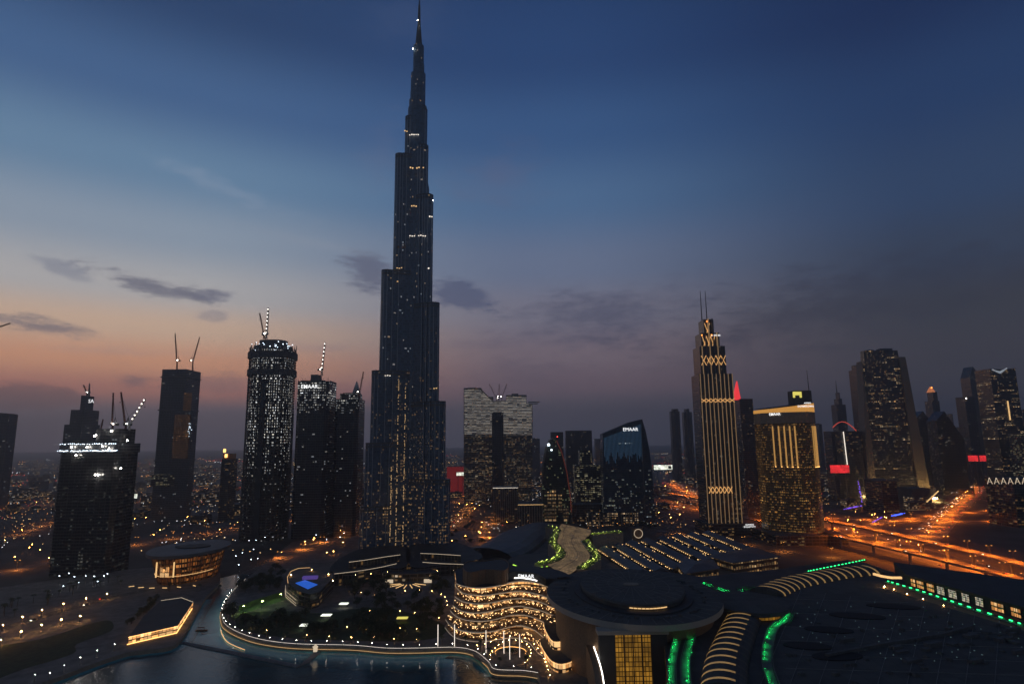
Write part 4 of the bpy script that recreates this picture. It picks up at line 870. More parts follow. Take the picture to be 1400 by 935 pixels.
terraces()
def wing(name, label, pts, z, mat='low', roof='roof', base=3.4, edge=None, wall=None):
    pl = smooth_poly([P(x, y, z) for x, y in pts], 4, True); cx = sum(p[0] for p in pl) / len(pl); cy = sum(p[1] for p in pl) / len(pl)
    t = thing(name, label, 'building', (cx, cy, base)); b = MB(); b.prism(pl, base, z, 0, 1, u0=R.uniform(0, 300)); b.build('walls', [mat, roof], t)
    b = MB(); b.prism(shrink(pl, 1.015), z - .02, z + .55, 0); b.build('roof_slab', roof, t)
    if edge: b = MB(); b.path(lift(shrink(pl, 1.02) + shrink(pl, 1.02)[:1], z - .5), .3); b.build('edge_light', edge, t)
    return t
w = wing('terrace_pavilion', 'lower curved pavilion with a grey roof and golden lit upper terrace right of the terraces', q4([(652, 600), (712, 566), (790, 625), (800, 680), (745, 700), (690, 690)]), 15, 'shop', 'roof', edge='line_gold')
w = wing('terrace_pavilion', 'lowest curved pavilion stepping down to the round plaza, warm lit under its grey roof', q4([(632, 705), (672, 690), (740, 725), (800, 745), (822, 785), (790, 812), (735, 822), (680, 792)]), 9, 'shop', 'roof', edge='line_gold')
# round plaza
def bollards(pts, z, step, label, group):
    c = smooth_poly([P(x, y, z) for x, y in pts], 6); acc = 0; first = globals().get('_bol')
    for p, q in zip(c, c[1:]):
        acc += math.hypot(q[0] - p[0], q[1] - p[1])
        if acc < step: continue
        acc = 0
        if first is None:
            first = globals()['_bol'] = thing('bollard_lamp', label, 'bollard lamp', (*q, z), group); b = MB(); b.bar((*q, z), (*q, z + 1.1), .22); b.box(*q, z + 1.32, .5, .5, .12); b.build('post', 'steel', first); b = MB(); b.prism(oval(*q, .17, .17, 8), z + 1.1, z + 1.32); b.build('lamp_head', M.setdefault('bollard', pbr('bollard_lamp', (.5, .4, .2), .5, emit=(1, .5, .16), es=110)), first)
        else: copy_tree(first, (*q, z), 0, label, group)
bollards([(668, 903), (675, 890), (690, 878), (708, 877), (722, 884), (726, 897), (716, 909)], 3.62, 5, 'low gold bollard lamp on the rim of the round lakeside plaza', 'bollard lamps round the plaza')
bollards([(640, 882), (655, 884), (668, 880), (690, 872), (712, 872), (728, 880), (742, 898), (752, 925)], 3.5, 6, 'low gold bollard lamp on the walk at the foot of the terraces', 'bollard lamps below the terraces')
bollards([(600, 874), (570, 876), (520, 874), (460, 872), (400, 868), (350, 860), (325, 848)], 3.5, 15, 'low gold bollard lamp on the path behind the park shore', 'bollard lamps on the park path')
bollards([(470, 806), (500, 812), (540, 810), (580, 808), (606, 815), (612, 830)], 3.5, 11, 'low gold bollard lamp along the park side of the skyscraper podium', 'bollard lamps by the podium')
pc = P(698, 891, 3.56)
b = MB(); b.prism(oval(*pc, 26, 27, 36), 3.4, 3.62, 0); ground_part(b.build('plaza_paving', 'paving'))
t = thing('ring_bench', 'glowing curved bench ring on the round lakeside plaza', 'bench', (*pc, 3.62)); b = MB(); rg = [(pc[0] + 12 * cos(a), pc[1] + 12 * sin(a)) for a in [radians(d) for d in range(-20, 201, 10)]]
b.ribbon(lift(rg, 4.1), lift(offset_line(rg, 1.2), 4.1)); b.ribbon(lift(offset_line(rg, 1.2), 4.1), lift(rg, 4.1)[:]) if False else None; b.path(lift(offset_line(rg, .6), 3.85), .5); b.build('seat', 'stone', t)
b = MB(); b.path(lift(offset_line(rg, 1.3), 3.75), .16); b.build('edge_light', 'glow_gold', t)
for nm_, lab, d0, d1, rr_ in (('planter', 'round planter of low shrubs at the middle of the lakeside plaza', 0, 360, 5),):
    t = thing(nm_, lab, 'planter', (*pc, 3.62)); b = MB(); b.prism(oval(*pc, 5, 5, 20), 3.62, 4.3); b.build('rim', 'stone', t)
    b = MB()
    for k in range(60): b.ball((pc[0] + R.gauss(0, 1.9), pc[1] + R.gauss(0, 1.9), 4.4 + R.random()), R.uniform(.3, .7), 0, 5)
    b.build('shrubs', 'leaf', t)
b = MB(); b.bar((0, 0, 0), (0, 0, 15), .42, 0); tm = thing('light_mast', 'tall white glowing light mast on the lakeside promenade left of the plaza', 'light mast', (0, 0, 0), 'white light masts around the lakeside plaza')
b.build('mast', 'line_white', tm); b = MB(); b.box(0, 0, 0, 1.1, 1.1, .5); b.build('base', 'steel', tm)
mast_pos = [(598.6, 884, 'leftmost white light mast at the lake edge, under the terraces'), (621.4, 884, 'white light mast at the lake edge, second from the left'), (664.5, 893, 'white light mast on the left rim of the round plaza'), (689, 894, 'white light mast standing left of the planter on the round plaza'), (697, 902, 'white light mast nearest the water on the round plaza'), (710.6, 899, 'white light mast on the right rim of the round plaza')]
for k, (x, y, l) in enumerate(mast_pos):
    p = P(x, y, 3.6)
    if k == 0: tm.location = (*p, 3.6); tm['label'] = l
    else: copy_tree(tm, (*p, 3.6), 0, l)

# ------------------------------------------------------------------ the big mall
MZ = 30.0
mall = thing('shopping_mall', 'huge flat roofed mall with oval drum, ribbed vaults and green lit roof gutters', 'building', (*P(1000, 860, MZ), 0))
M['mall_roof'] = tiles_mat('mall_roof', (.088, .085, .08), (.05, .05, .05), (9, 6), .85, lw=.03)
mr = [P(x, y, MZ) for x, y in [(905, 855), (1000, 815), (1040, 800), (1180, 768), (1245, 790), (1420, 850), (1760, 960)]] + [(420, 120), (70, 120), (70, 300)]
b = MB(); b.prism(mr, 0, MZ, 0, 1); b.build('main_roof', ['low_dim', 'mall_roof'], mall)
ra = [P(x, y, 22) for x, y in [(812, 800), (900, 780), (960, 788), (1060, 778), (1160, 765), (1180, 775), (1040, 815), (950, 845), (900, 850)]]
b = MB(); b.prism(ra, 0, 22, 0, 1); b.build('lower_roof', ['low_dim', 'roof_dark'], mall)
# oval drum
DZ = 42; ya, yb_ = P(866, 777, DZ)[1], P(864, 855, DZ)[1]; dcx = P(866, 813, DZ)[0]; dcy = (ya + yb_) / 2; dry = abs(ya - yb_) / 2; drx = 109 / F * dcy * 1.0
b = MB(); b.prism(oval(dcx, dcy, drx * .9, dry * .88, 64), 0, DZ - 3.5, 0, 0); b.build('drum_wall', 'stone_warm', mall)
b = MB(); b.prism(oval(dcx, dcy, drx, dry, 64), DZ - 3.5, DZ, 0, 1); b.build('drum_roof', ['white_dim', 'mall_roof'], mall)
icx, icy, irx, iry = dcx + .5, dcy + 2, drx * .60, dry * .69
b = MB(); b.prism(oval(icx, icy, irx * 1.13, iry * 1.13, 56), DZ - .01, DZ + 1.0, 0, 0); b.build('roof_well', 'roof_dark', mall)
b = MB(); b.prism(oval(icx, icy, irx * .97, iry * .97, 56), DZ + .9, DZ + 3.4, 0, 0); b.prism(oval(icx, icy, irx, iry, 56), DZ + 3.4, DZ + 4.6, 0, 0, oval(icx, icy, irx * .985, iry * .985, 56)); b.build('inner_disc', 'mall_roof', mall)
b = MB(); b.prism(oval(icx, icy, 5.5, 4.2, 20), DZ + 4.59, DZ + 5.1); b.build('roof_hatch', 'stone', mall)
ar = [(icx + irx * .985 * cos(a), icy + iry * .985 * sin(a)) for a in [radians(d) for d in range(252, 296, 4)]]
b = MB()
for i in range(0, len(ar) - 1): b.bar((*ar[i], DZ + 2.1), (ar[i][0] * .15 + ar[i + 1][0] * .85, ar[i][1] * .15 + ar[i + 1][1] * .85, DZ + 2.1), .5)
b.build('rim_light', 'line_gold', mall)
b = MB()
for k in range(64):
    a = 2 * pi * k / 64; p = (dcx + drx * .80 * cos(a), dcy + dry * .84 * sin(a))
    if R.random() < .55: b.box(p[0], p[1], DZ - .01, R.uniform(1, 3.4), R.uniform(1, 2.6), R.uniform(.6, 1.7), R.random())
b.build('roof_plant', 'concrete_d', mall, kind='stuff')
b = MB()
for k in range(28):
    a = 2 * pi * k / 28; c_, s_ = cos(a), sin(a); b.bar((icx + irx * .16 * c_, icy + iry * .16 * s_, DZ + 4.66), (icx + irx * .97 * c_, icy + iry * .97 * s_, DZ + 4.66), .22)
for q in (.45, .72): b.path([(icx + irx * q * cos(a), icy + iry * q * sin(a), DZ + 4.66) for a in [2 * pi * k / 48 for k in range(49)]], .22)
for k in range(44):
    a = 2 * pi * k / 44; c_, s_ = cos(a), sin(a); b.bar((dcx + drx * .74 * c_, dcy + dry * .80 * s_, DZ + .06), (dcx + drx * .985 * c_, dcy + dry * .985 * s_, DZ + .06), .25)
b.build('roof_seams', 'concrete', mall)
b = MB()
for i in range(9):
    for (p, q) in (((1095 + i * 34, 806 + i * 4.5), (1040 + i * 40, 935)),):
        b.path([(*P(p[0] + (q[0] - p[0]) * t_, p[1] + (q[1] - p[1]) * t_, MZ), MZ + .08) for t_ in (0, .25, .5, .75, 1)], .3)
for i in range(6):
    y = 818 + i * 19; b.path([(*P(x, y + (x - 1060) * .03, MZ), MZ + .09) for x in range(1062 + i * 2, 1200 + int((y - 800) * 3), 30)], .3)
b.build('roof_upstands', 'concrete', mall)
# brown fin wall and white arc to the left of the atrium
c = smooth_poly([P(807, 862, 28), P(816, 890, 26), P(822, 915, 24), P(826, 945, 22)], 5)
b = MB(); b.ribbon(lift(c, 4), lift(c, 23)); b.ribbon(lift(offset_line(c, -4), 23), lift(offset_line(c, -4), 4)); b.ribbon(lift(c, 23), lift(offset_line(c, -4), 23)); b.build('entrance_wall', 'stone_warm', mall)
b = MB(); b.path(lift(offset_line(c, .3), 23), .45); b.build('entrance_line', 'glow_white', mall)
b = MB(); b.path(lift(offset_line(c, 3), 4.5), .5); b.build('entrance_glow', 'glow_gold', mall)
# gold atrium window
M['gold_grid'] = tiles_mat('gold_glazing', (.35, .24, .08), (.02, .018, .012), (1.9, 2.6), .4, (1, .46, .045), .22, .16, sample=False)
Ya = dcy - dry * .9 - 2.5; a, c_ = W(840, 866, Ya), W(889.5, 866, Ya)
for (xa, xb, nm, mt, dy, zt) in ((a.x, c_.x, 'atrium_window', 'gold_grid', 0, a.z), (a.x - 9, a.x - .01, 'atrium_pier', 'roof_dark', -1.5, a.z + 1), (c_.x + .01, c_.x + 9, 'atrium_pier', 'roof_dark', -1.5, a.z + 1)):
    b = MB(); b.box((xa + xb) / 2, Ya + dy + 3, 0, xb - xa, 6, zt, 0, 0, 1); b.build(nm, [mt, 'roof_dark'], mall)
b = MB(); b.box((a.x + c_.x) / 2, Ya + 2, a.z + .01, c_.x - a.x + 20, 9, 2.2); b.build('atrium_lintel', 'white_dim', mall)
for k in range(5):
    x = a.x + (c_.x - a.x) * k / 4; b = MB(); b.box(x, Ya - .3, 0, .55, .7, a.z); b.build('atrium_mullion', 'roof_dark', mall)
em('eave_lamp', (1, .6, .25), 3); em('green_down', (.015, 1, .20), 38)
# green lit gutters between low parapets
def gutter(pts, z, w, nm='green_gutter', mat='glow_green', dash=False, side=1, h=2.2, n=6):
    c = smooth_poly([P(x, y, z) for x, y in pts], n); b = MB()
    o = offset_line(c, side * w)
    A, B_ = (o, c) if side > 0 else (c, o)
    b.ribbon(lift(A, z + .06), lift(B_, z + .06), 0)
    for l, hh in ((offset_line(c, -side * .5), h), (offset_line(c, side * (w + .4)), h * .6)):
        b.ribbon(lift(l, z - .3), lift(l, z + hh), 0); b.ribbon(lift(l, z + hh), lift(l, z - .3), 0); b.ribbon(lift(offset_line(l, .35), z + hh), lift(l, z + hh), 0)
    b.build(nm, 'concrete', mall)
    b = MB(); g_ = lift(offset_line(c, side * .5), z + .9)
    for i in range(len(g_) - 1):
        a_, b_ = V(g_[i]), V(g_[i + 1]); L = (b_ - a_).length; m_ = max(1, int(L / 5))
        for k in range(m_):
            if dash: b.bar(a_.lerp(b_, (k + .3) / m_), a_.lerp(b_, (k + .62) / m_), .5)
            elif R.random() < .75:
                p = a_.lerp(b_, (k + .5) / m_); b.box(p.x, p.y, z + 1.5, .9, .9, .2, 0, 1); b.face([(p.x - .4, p.y - .4, z + 1.48), (p.x - .4, p.y + .4, z + 1.48), (p.x + .4, p.y + .4, z + 1.48), (p.x + .4, p.y - .4, z + 1.48)], 2); b.bar((p.x, p.y, z), (p.x, p.y, z + 1.5), .15, 1)
                if R.random() < .6: b.ball((p.x + R.uniform(-1, 1), p.y + R.uniform(-1, 1), z + .5), R.uniform(.1, .25), 0, 5)
    b.build('green_lamp_line', [mat, 'steel', 'green_down'], mall, kind='stuff')
def zq6(l): return [(920 + .2513 * x, 700 + .2513 * y) for x, y in l]
gutter([(935, 856), (924, 872), (917, 895), (914, 915), (915, 950)], MZ, 3.2, side=1)
gutter([(958, 852), (950, 872), (944, 894), (942, 915), (945, 955)], MZ, 4, side=-1)
gutter([(1076, 838), (1070, 848), (1054, 858), (1046, 876), (1043, 895), (1044, 915), (1054, 945)], MZ, 4.5, side=1)
gutter([(961, 797), (978, 803), (997, 810)], 22, 5, side=-1)
gutter([(1015, 808), (1032, 804)], 22, 6, side=1)
gutter([(1105, 782), (1130, 777), (1160, 771), (1184, 766)], MZ, 2.5, dash=True, side=1, h=.8)
gutter([(1213, 795), (1260, 809), (1320, 829), (1400, 855)], MZ, 4, dash=True, side=-1, h=1.0)
# ribbed vaults
M['rib_glow'] = tiles_mat('lit_skylight', (.3, .24, .15), (.06, .05, .03), (1.3, 40), .5, (1, .58, .18), .20, .2, sample=False)
def vault(pts, z, hw, rise, nr, label=None):
    c = smooth_poly([P(x, y, z) for x, y in pts], 8)
    L = [0]
    for p, q in zip(c, c[1:]): L.append(L[-1] + math.hypot(q[0] - p[0], q[1] - p[1]))
    def at(s):
        s = min(max(s, 0), L[-1] - 1e-4); i = max(k for k in range(len(L) - 1) if L[k] <= s); f = (s - L[i]) / (L[i + 1] - L[i]); p, q = c[i], c[i + 1]
        d = V((q[0] - p[0], q[1] - p[1], 0)).normalized(); return V((p[0] + (q[0] - p[0]) * f, p[1] + (q[1] - p[1]) * f, 0)), V((-d.y, d.x, 0))
    def arc(s, k=1.0, dz=0.0):
        p, nrm = at(s); return [tuple(p + nrm * hw * k * cos(a) + V((0, 0, z + dz + rise * k * sin(a)))) for a in [pi * i / 14 for i in range(15)]]
    n = nr * 2; bs = MB(); T = L[-1]
    for k in range(nr * 3): bs.ribbon(arc(T * k / (nr * 3), .985), arc(T * (k + 1) / (nr * 3), .985))
    for s, fl in ((0, 1), (T - .01, 0)):
        a = arc(s, .985); bs.face(a if fl else a[::-1])
    bs.build('vault_roof', 'mall_roof', mall)
    for k in range(nr):
        s = T * (k + .3) / nr; b = MB(); A, B_ = arc(s, 1.0), arc(s + T / nr * .24, 1.0); b.ribbon(A, B_); b.ribbon(B_, A) if False else None; b.build('vault_skylight', 'rib_glow', mall)
    return at, T
vault([(1019, 842), (1011, 860), (1001, 885), (993, 910), (990, 950)], MZ, 11, 5.5, 13)
vault([(1047, 812), (1075, 800), (1110, 792), (1150, 785), (1192, 781)], MZ, 13, 5.0, 15)
# node canopy
nc = P(1022, 822, 36); b = MB(); b.prism(oval(*nc, 26, 30, 40), 33.5, 36, 0, 0); b.prism(oval(*nc, 20, 24, 40), 30, 33.5, 0); b.build('node_canopy', 'mall_roof', mall)
b = MB(); ar = [(nc[0] + 22 * cos(a), nc[1] + 27 * sin(a)) for a in [radians(d) for d in range(258, 312, 6)]]; b.ribbon(lift(ar, 30.6), lift(ar, 33.4)); b.build('canopy_window', 'gold_grid', mall)
# roof lights and oval roof openings
b = MB()
for i in range(16):
    for j in range(18):
        px, y = 1062 + i * 22 + j * 9 - 40, 812 + j * 7.4 + i * 1.5
        if px < 1058 + max(0, (845 - y) * 2) or px > 1200 + (y - 800) * 4.2 or y > 905 or R.random() < .5: continue
        p = P(px + R.uniform(-5, 5), y + R.uniform(-2, 2), MZ); s_ = R.uniform(.3, .6); b.box(p[0], p[1], MZ - .01, s_, s_, .4)
b.build('roof_lamps', M.setdefault('roof_lamp', pbr('roof_lamp', (.4, .5, .5), .5, emit=(.35, .6, .55), es=.10, sample=False)), mall, kind='stuff')
for k, (x, y, l, wd_, rz) in enumerate(((1221, 829, 17, 4.6, -.25), (1172, 842, 17, 5, -.25), (1133, 861, 14, 4.5, -.25), (1104, 883, 13, 4.5, -.2), (1145, 897, 14, 4.6, .1))):
    p = P(x, y, MZ); b = MB(); o = oval(*p, l, wd_ * 1.5, 28, rz); b.prism(o, MZ - .01, MZ + .5, 1, 1); b.build('oval_rooflight', ['mall_roof', M.setdefault('black_glass', pbr('dark_glazing', (.006, .006, .007), .8))], mall)
for k in range(26):
    px, y = R.uniform(1130, 1400), R.uniform(862, 905); p = P(px, y, MZ)
    if k % 3 == 0 or y > 900 - (px - 1130) * .16: b = MB(); b.box(p[0], p[1], MZ - .01, R.uniform(3, 12), R.uniform(2, 4), R.uniform(1, 2.6), .35); b.build('air_handler', 'concrete_d', mall)
for k in range(60):
    px, y = R.uniform(1065, 1400), R.uniform(800, 935)
    if px < 1075 + max(0, (845 - y) * 2.2) or px > 1195 + (y - 800) * 3.6 or any(abs(px - a) < 34 and abs(y - c) < 9 for a, c in ((1221, 829), (1172, 842), (1133, 861), (1104, 883), (1145, 897))): continue
    p = P(px, y, MZ); w_, d_, h_ = R.uniform(1.2, 3.2), R.uniform(1.2, 2.6), R.uniform(.6, 1.6); b = MB(); b.box(*p, MZ - .01, w_, d_, h_, .35); b.box(*p, MZ + h_ - .02, w_ * .6, d_ * .6, .25, .35); b.build('roof_unit', 'concrete_d', mall)
b = MB(); l_ = [P(x, y, MZ) for x, y in [(1130, 898), (1200, 884), (1290, 869), (1330, 858)]]; b.path(lift(l_, MZ + .8), 2.0); b.build('roof_duct', 'concrete_d', mall)
# gold lit side wall under the green line
c = [P(x, y, MZ - .2) for x, y in [(1206, 803), (1250, 817), (1320, 838), (1400, 862)]]; d = [P(x, y, MZ - .2) for x, y in [(1213, 797), (1260, 812), (1320, 832), (1400, 857)]]
b = MB(); b.ribbon(lift(d, MZ + .02), lift(c, MZ + .02)); b.build('gutter_floor', M.setdefault('gutter_gold', pbr('warm_gutter', (.3, .2, .1), .7)), mall)
for x, y in ((1209, 801), (1222, 805), (1240, 811), (1262, 818), (1290, 827)):
    p = P(x, y, MZ + .8); b = MB(); b.ball((*p, MZ + .7), .22 if x > 1210 else .4); b.build('gutter_lamp', 'bollard', mall)
def annex():
    """long dark block behind the mall roof with a row of lit shop windows under its eaves"""
    e0, e1 = [P(x, y, 38) for x, y in ((1240, 786), (1420, 836))]; bk0, bk1 = P(1222, 768, 38), P(1420, 795, 38)
    t = thing('mall_annex', 'long dark roofed mall block with a row of lit windows above the green light line', 'building', (*e0, 0))
    b = MB(); b.prism([e0, e1, bk1, bk0], 0, 38, 0, 1); b.build('walls', ['roof_dark', 'roof_dark'], t)
    d = V((e1[0] - e0[0], e1[1] - e0[1], 0)).normalized(); nrm = V((d.y, -d.x, 0))
    if nrm.y > 0: nrm = -nrm
    b = MB(); b.prism([(e0[0] + nrm.x * 3, e0[1] + nrm.y * 3), (e1[0] + nrm.x * 3, e1[1] + nrm.y * 3), e1, e0], 38.01, 39.2); b.build('eaves', 'roof_dark', t)
    for k, (px, w, mt) in enumerate(((1250, 8, 'shop'), (1262, 12, 'shop'), (1278.5, 12, 'shop'), (1294.5, 12, 'win_white'), (1312, 13, 'win_white'), (1330.5, 12, 'win_white'), (1349, 12, 'win_white'), (1372, 18, 'shop'), (1394, 14, 'shop'))):
        p = W(px, 0, 1); f = (px - 1240) / 180.0; x = e0[0] + (e1[0] - e0[0]) * f; y = e0[1] + (e1[1] - e0[1]) * f
        L = w / F * y * 1.05; a = V((x, y, 0)) - d * L / 2 + nrm * .4; c_ = V((x, y, 0)) + d * L / 2 + nrm * .4
        b = MB(); b.face([(a.x, a.y, 31), (c_.x, c_.y, 31), (c_.x, c_.y, 36.2), (a.x, a.y, 36.2)], 0, [(0, 31), (L, 31), (L, 36.2), (0, 36.2)])
        win = b.build('window', mt, t)
        b = MB(); b.bar((a.x, a.y - .2, 31), (a.x, a.y - .2, 36.4), .5); b.bar((c_.x, c_.y - .2, 31), (c_.x, c_.y - .2, 36.4), .5); m_ = (a + c_) / 2; b.bar((m_.x, m_.y - .2, 31), (m_.x, m_.y - .2, 36.4), .3); b.bar((a.x, a.y - .2, 34), (c_.x, c_.y - .2, 34), .3)
        b.build('frame', 'roof_dark', win)
    p = P(1256, 783, 39); b = MB(); b.path(lift([P(x, y, 40) for x, y in [(1194, 779), (1205, 782), (1218, 784), (1232, 784)]], 37), 1.6); b.build('eaves_light', 'line_gold', t)
    return t
M['win_white'] = facade('bright_shop_window', glass=(.3, .28, .22), span=(.2, .16, .1), win=1.6, floor=1.7, frac=.75, c1=(1, .8, .5), c2=(1, .97, .9), es=1.1, seed=71, cluster=.3, mu=.05, lo=.05, hi=.95, sample=True, glow=.25)
annex()
t = thing('storefront_block', 'low dark block at the right edge with white storefront lights and a red sign', 'building', (*P(1385, 800, 12), 0)); pa, pb2 = P(1350, 790, 14), P(1430, 812, 14)
b = MB(); b.prism([pa, pb2, (pb2[0] + 4, pb2[1] + 30), (pa[0] + 4, pa[1] + 30)], 0, 14, 0, 1); b.build('walls', ['low_dim', 'roof'], t)
for k in range(7):
    f = .18 + k * .115; x = pa[0] + (pb2[0] - pa[0]) * f; y = pa[1] + (pb2[1] - pa[1]) * f; b = MB(); b.box(x, y - .6, 6, 1.7, .5, 5); b.build('shop_light', 'glow_white', t)
b = MB(); b.box(pa[0] + 4, pa[1] - 1, 4, 3.2, 1, 12); b.build('red_sign', 'glow_red', t)

# ------------------------------------------------------------------ curving paved roof with lime lit planters
def q8(l): return [(640 + .1857 * x, 660 + .1857 * y) for x, y in l]
SZ = 22
M['s_tiles_wash'] = tiles_mat('roof_tiles_painted_wash', (.30, .24, .17), (.12, .10, .07), (3.2, 3.2), .75, (1, .62, .27), .13, .09, sample=False)  # warm wash of light over the tiles, put in as emission of the tiles themselves
ll = q8([(690, 300), (660, 340), (668, 372), (648, 410), (652, 455), (690, 510), (672, 555), (600, 590), (585, 602)]); rl_ = q8([(905, 345), (900, 375), (870, 400), (858, 430), (880, 475), (905, 530), (880, 580), (820, 620), (725, 690)])
lw_, rw_ = smooth_poly([P(x, y, SZ) for x, y in ll], 6), smooth_poly([P(x, y, SZ) for x, y in rl_], 6)
t = thing('plaza_roof', 'pale tiled roof walk curving in an S between two lime lit planters', 'roof walk', (*lw_[0], 0))
b = MB(); b.prism(lw_ + rw_[::-1], 0, SZ - .5, 0, 0, bottom=False); b.build('walls', 'low_dim', t)
b = MB(); b.ribbon(lift(lw_, SZ), lift(rw_, SZ)); b.build('tiled_deck', 's_tiles_wash', t)
b = MB(); mid = [((p[0] * .45 + q[0] * .55), (p[1] * .45 + q[1] * .55)) for p, q in zip(lw_, rw_)]; b.path(lift(mid, SZ + .1), .35); b.path(lift([(p[0] * .8 + q[0] * .2, p[1] * .8 + q[1] * .2) for p, q in zip(lw_, rw_)], SZ + .1), .35); b.build('deck_rails', 'steel', t)
def planter(pts, label, w, z=SZ, lamps=True):
    c = smooth_poly([P(x, y, z) for x, y in pts], 7); t = thing('planter', label, 'planter', (*c[0], 0))
    A, B_ = offset_line(c, w / 2), offset_line(c, -w / 2); b = MB(); b.prism(A + B_[::-1], 0, z + .6, 0, 0); b.build('trough', 'stone', t)
    b = MB()
    for i in range(len(c) - 1):
        for k in range(9):
            f, s = R.random(), R.uniform(-.46, .46); x = c[i][0] + (c[i + 1][0] - c[i][0]) * f + (A[i][0] - c[i][0]) * 2 * s; y = c[i][1] + (c[i + 1][1] - c[i][1]) * f + (A[i][1] - c[i][1]) * 2 * s
            b.ball((x, y, z + .5 + R.random() * .8), R.uniform(.5, 1.3), 0, 5)
    b.build('shrubs', M.setdefault('leaf_bright', pbr('bright_foliage', (.13, .17, .045), .8, noise=.4, nscale=1)), t)
    b = MB(); e = lift(c, z + 3.2)
    for i in range(0, len(e) - 1):
        x, y, zz = e[i][0] + R.uniform(-w / 4, w / 4), e[i][1], e[i][2]; b.box(x, y, zz + .03, .9, .9, .16, 0, 1); b.face([(x - .4, y - .4, zz), (x - .4, y + .4, zz), (x + .4, y + .4, zz), (x + .4, y - .4, zz)]); b.bar((x, y, z + .5), (x, y, z + 3.1), .12, 1)
    b.build('lime_lamps', [M.setdefault('lime_lamp', pbr('lime_lamp', (.5, .6, .1), .5, emit=(.85, 1, .22), es=42)), 'steel'], t, kind='stuff'); return t
planter(q8([(598, 325), (650, 345), (632, 400), (622, 440), (655, 480), (682, 520), (655, 560), (590, 585), (520, 602)]), 'lime lit planter curving along the left side of the tiled roof walk', 12)
planter(q8([(862, 425), (900, 478), (935, 530), (925, 575), (870, 605), (840, 640)]), 'lime lit planter curving along the right side of the tiled roof walk', 12)
planter(q8([(905, 385), (1000, 376), (1130, 366)]), 'straight lime lit planter at the far end of the tiled roof walk', 8)
t = thing('glass_pavilion', 'low curved glass pavilion with greenish lit rim beside the left planter', 'pavilion', (*P(728, 764, 20), 0)); o = oval(*P(728, 766, 20), 26, 40, 30); b = MB(); b.prism(o, 0, 20, 0, 1); b.build('walls', ['green', 'roof_dark'], t)
b = MB(); b.path(lift(o[18:30], 20.4), .5); b.build('rim_light', 'glow_lime', t)

# ------------------------------------------------------------------ rows of long halls
rows = [((826, 746), (878, 778)), ((846, 742), (904, 776)), ((864, 738), (930, 773)), ((884, 735), (952, 768)), ((906, 732), (975, 764)), ((926, 729), (1000, 762)), ((947, 727), (1028, 761)), ((968, 725), (1052, 758))]
words = ['first', 'second', 'third', 'fourth', 'fifth', 'sixth', 'seventh', 'eighth']
for k, (pa, pb2) in enumerate(rows):
    a, c = V((*P(*pa, 12), 0)), V((*P(*pb2, 12), 0)); d = (c - a); L = d.length; d.normalize(); n_ = V((-d.y, d.x, 0)); hw_ = 7.2
    t = thing('long_hall', f'{words[k]} long blue-grey hall roof from the left in the row of lit halls', 'hall', (*((a + c) / 2).xy, 0), 'rows of long halls behind the mall')
    pl = [tuple((a + n_ * hw_).xy), tuple((a - n_ * hw_).xy), tuple((c - n_ * hw_).xy), tuple((c + n_ * hw_).xy)]
    b = MB(); b.prism(pl, 0, 9, 0, 1, u0=k * 40); b.build('walls', ['low_dim', 'roof'], t)
    b = MB(); ov = hw_ + 1; A, B_, R1, R2 = [[tuple(p + V((0, 0, z))) for p in (a + n_ * o_ - d * 1, c + n_ * o_ + d * 1)] for o_, z in ((ov, 9.02), (-ov, 9.02), (0, 12.5), (0, 12.5))]
    b.face([A[0], R1[0], R1[1], A[1]][::-1]); b.face([B_[0], R1[0], R1[1], B_[1]]); b.face([A[0], B_[0], R1[0]]); b.face([B_[1], A[1], R1[1]]); b.build('roof', 'roof_blue', t)
    b = MB(); m_ = int(L / 7)
    for i in range(m_):
        if R.random() < .8:
            p = a + d * (i + R.uniform(.1, .6)) * 7 - n_ * (hw_ + 1.4); b.box(p.x, p.y, 7.2, .9, .5, .5)
        if R.random() < .25: p = a + d * (i + .5) * 7; b.ball((p.x, p.y, 12.9), .4, 0, 5)
    b.build('eaves_lamps', 'eave_lamp', t, kind='stuff')
def hip(name, label, pts, z, rise, lit=True):
    pl = [P(x, y, z) for x, y in pts]; cx = sum(p[0] for p in pl) / 4; cy = sum(p[1] for p in pl) / 4; t = thing(name, label, 'pavilion', (cx, cy, 0))
    b = MB(); b.prism(shrink(pl, .9), 0, z, 0, 0); b.build('walls', 'arcade', t); b = MB(); b.prism(pl, z + .01, z + .5, 0); b.prism(pl, z + .51, z + rise, 0, 0, shrink(pl, .25)); b.build('roof', 'roof_blue', t); return t
hip('lit_pavilion', 'dark hip roofed pavilion with gold lit eaves at the front end of the halls', [(922, 769), (975, 765), (985, 777), (936, 785)], 13, 4)
hip('lit_pavilion', 'broad dark roofed pavilion with lit arcade between the halls and the curved hotel', [(966, 760), (1002, 770), (1068, 761), (1030, 748)], 14, 3)
t = thing('skylight_wheel', 'round orange lit skylight drum at the far end of the halls', 'skylight', (*P(871, 723, 10), 0)); c = P(871, 723, 20); b = MB(); b.prism(oval(*c, 8, 8, 20), 0, 22, 0, 1); b.build('drum', ['stone_warm', 'roof'], t); b = MB(); b.path([(c[0] + 6 * cos(a), c[1] - 8.5, 15 + 6 * sin(a)) for a in [2 * pi * k / 20 for k in range(21)]], .6); b.build('light_ring', 'edge_mid', t)
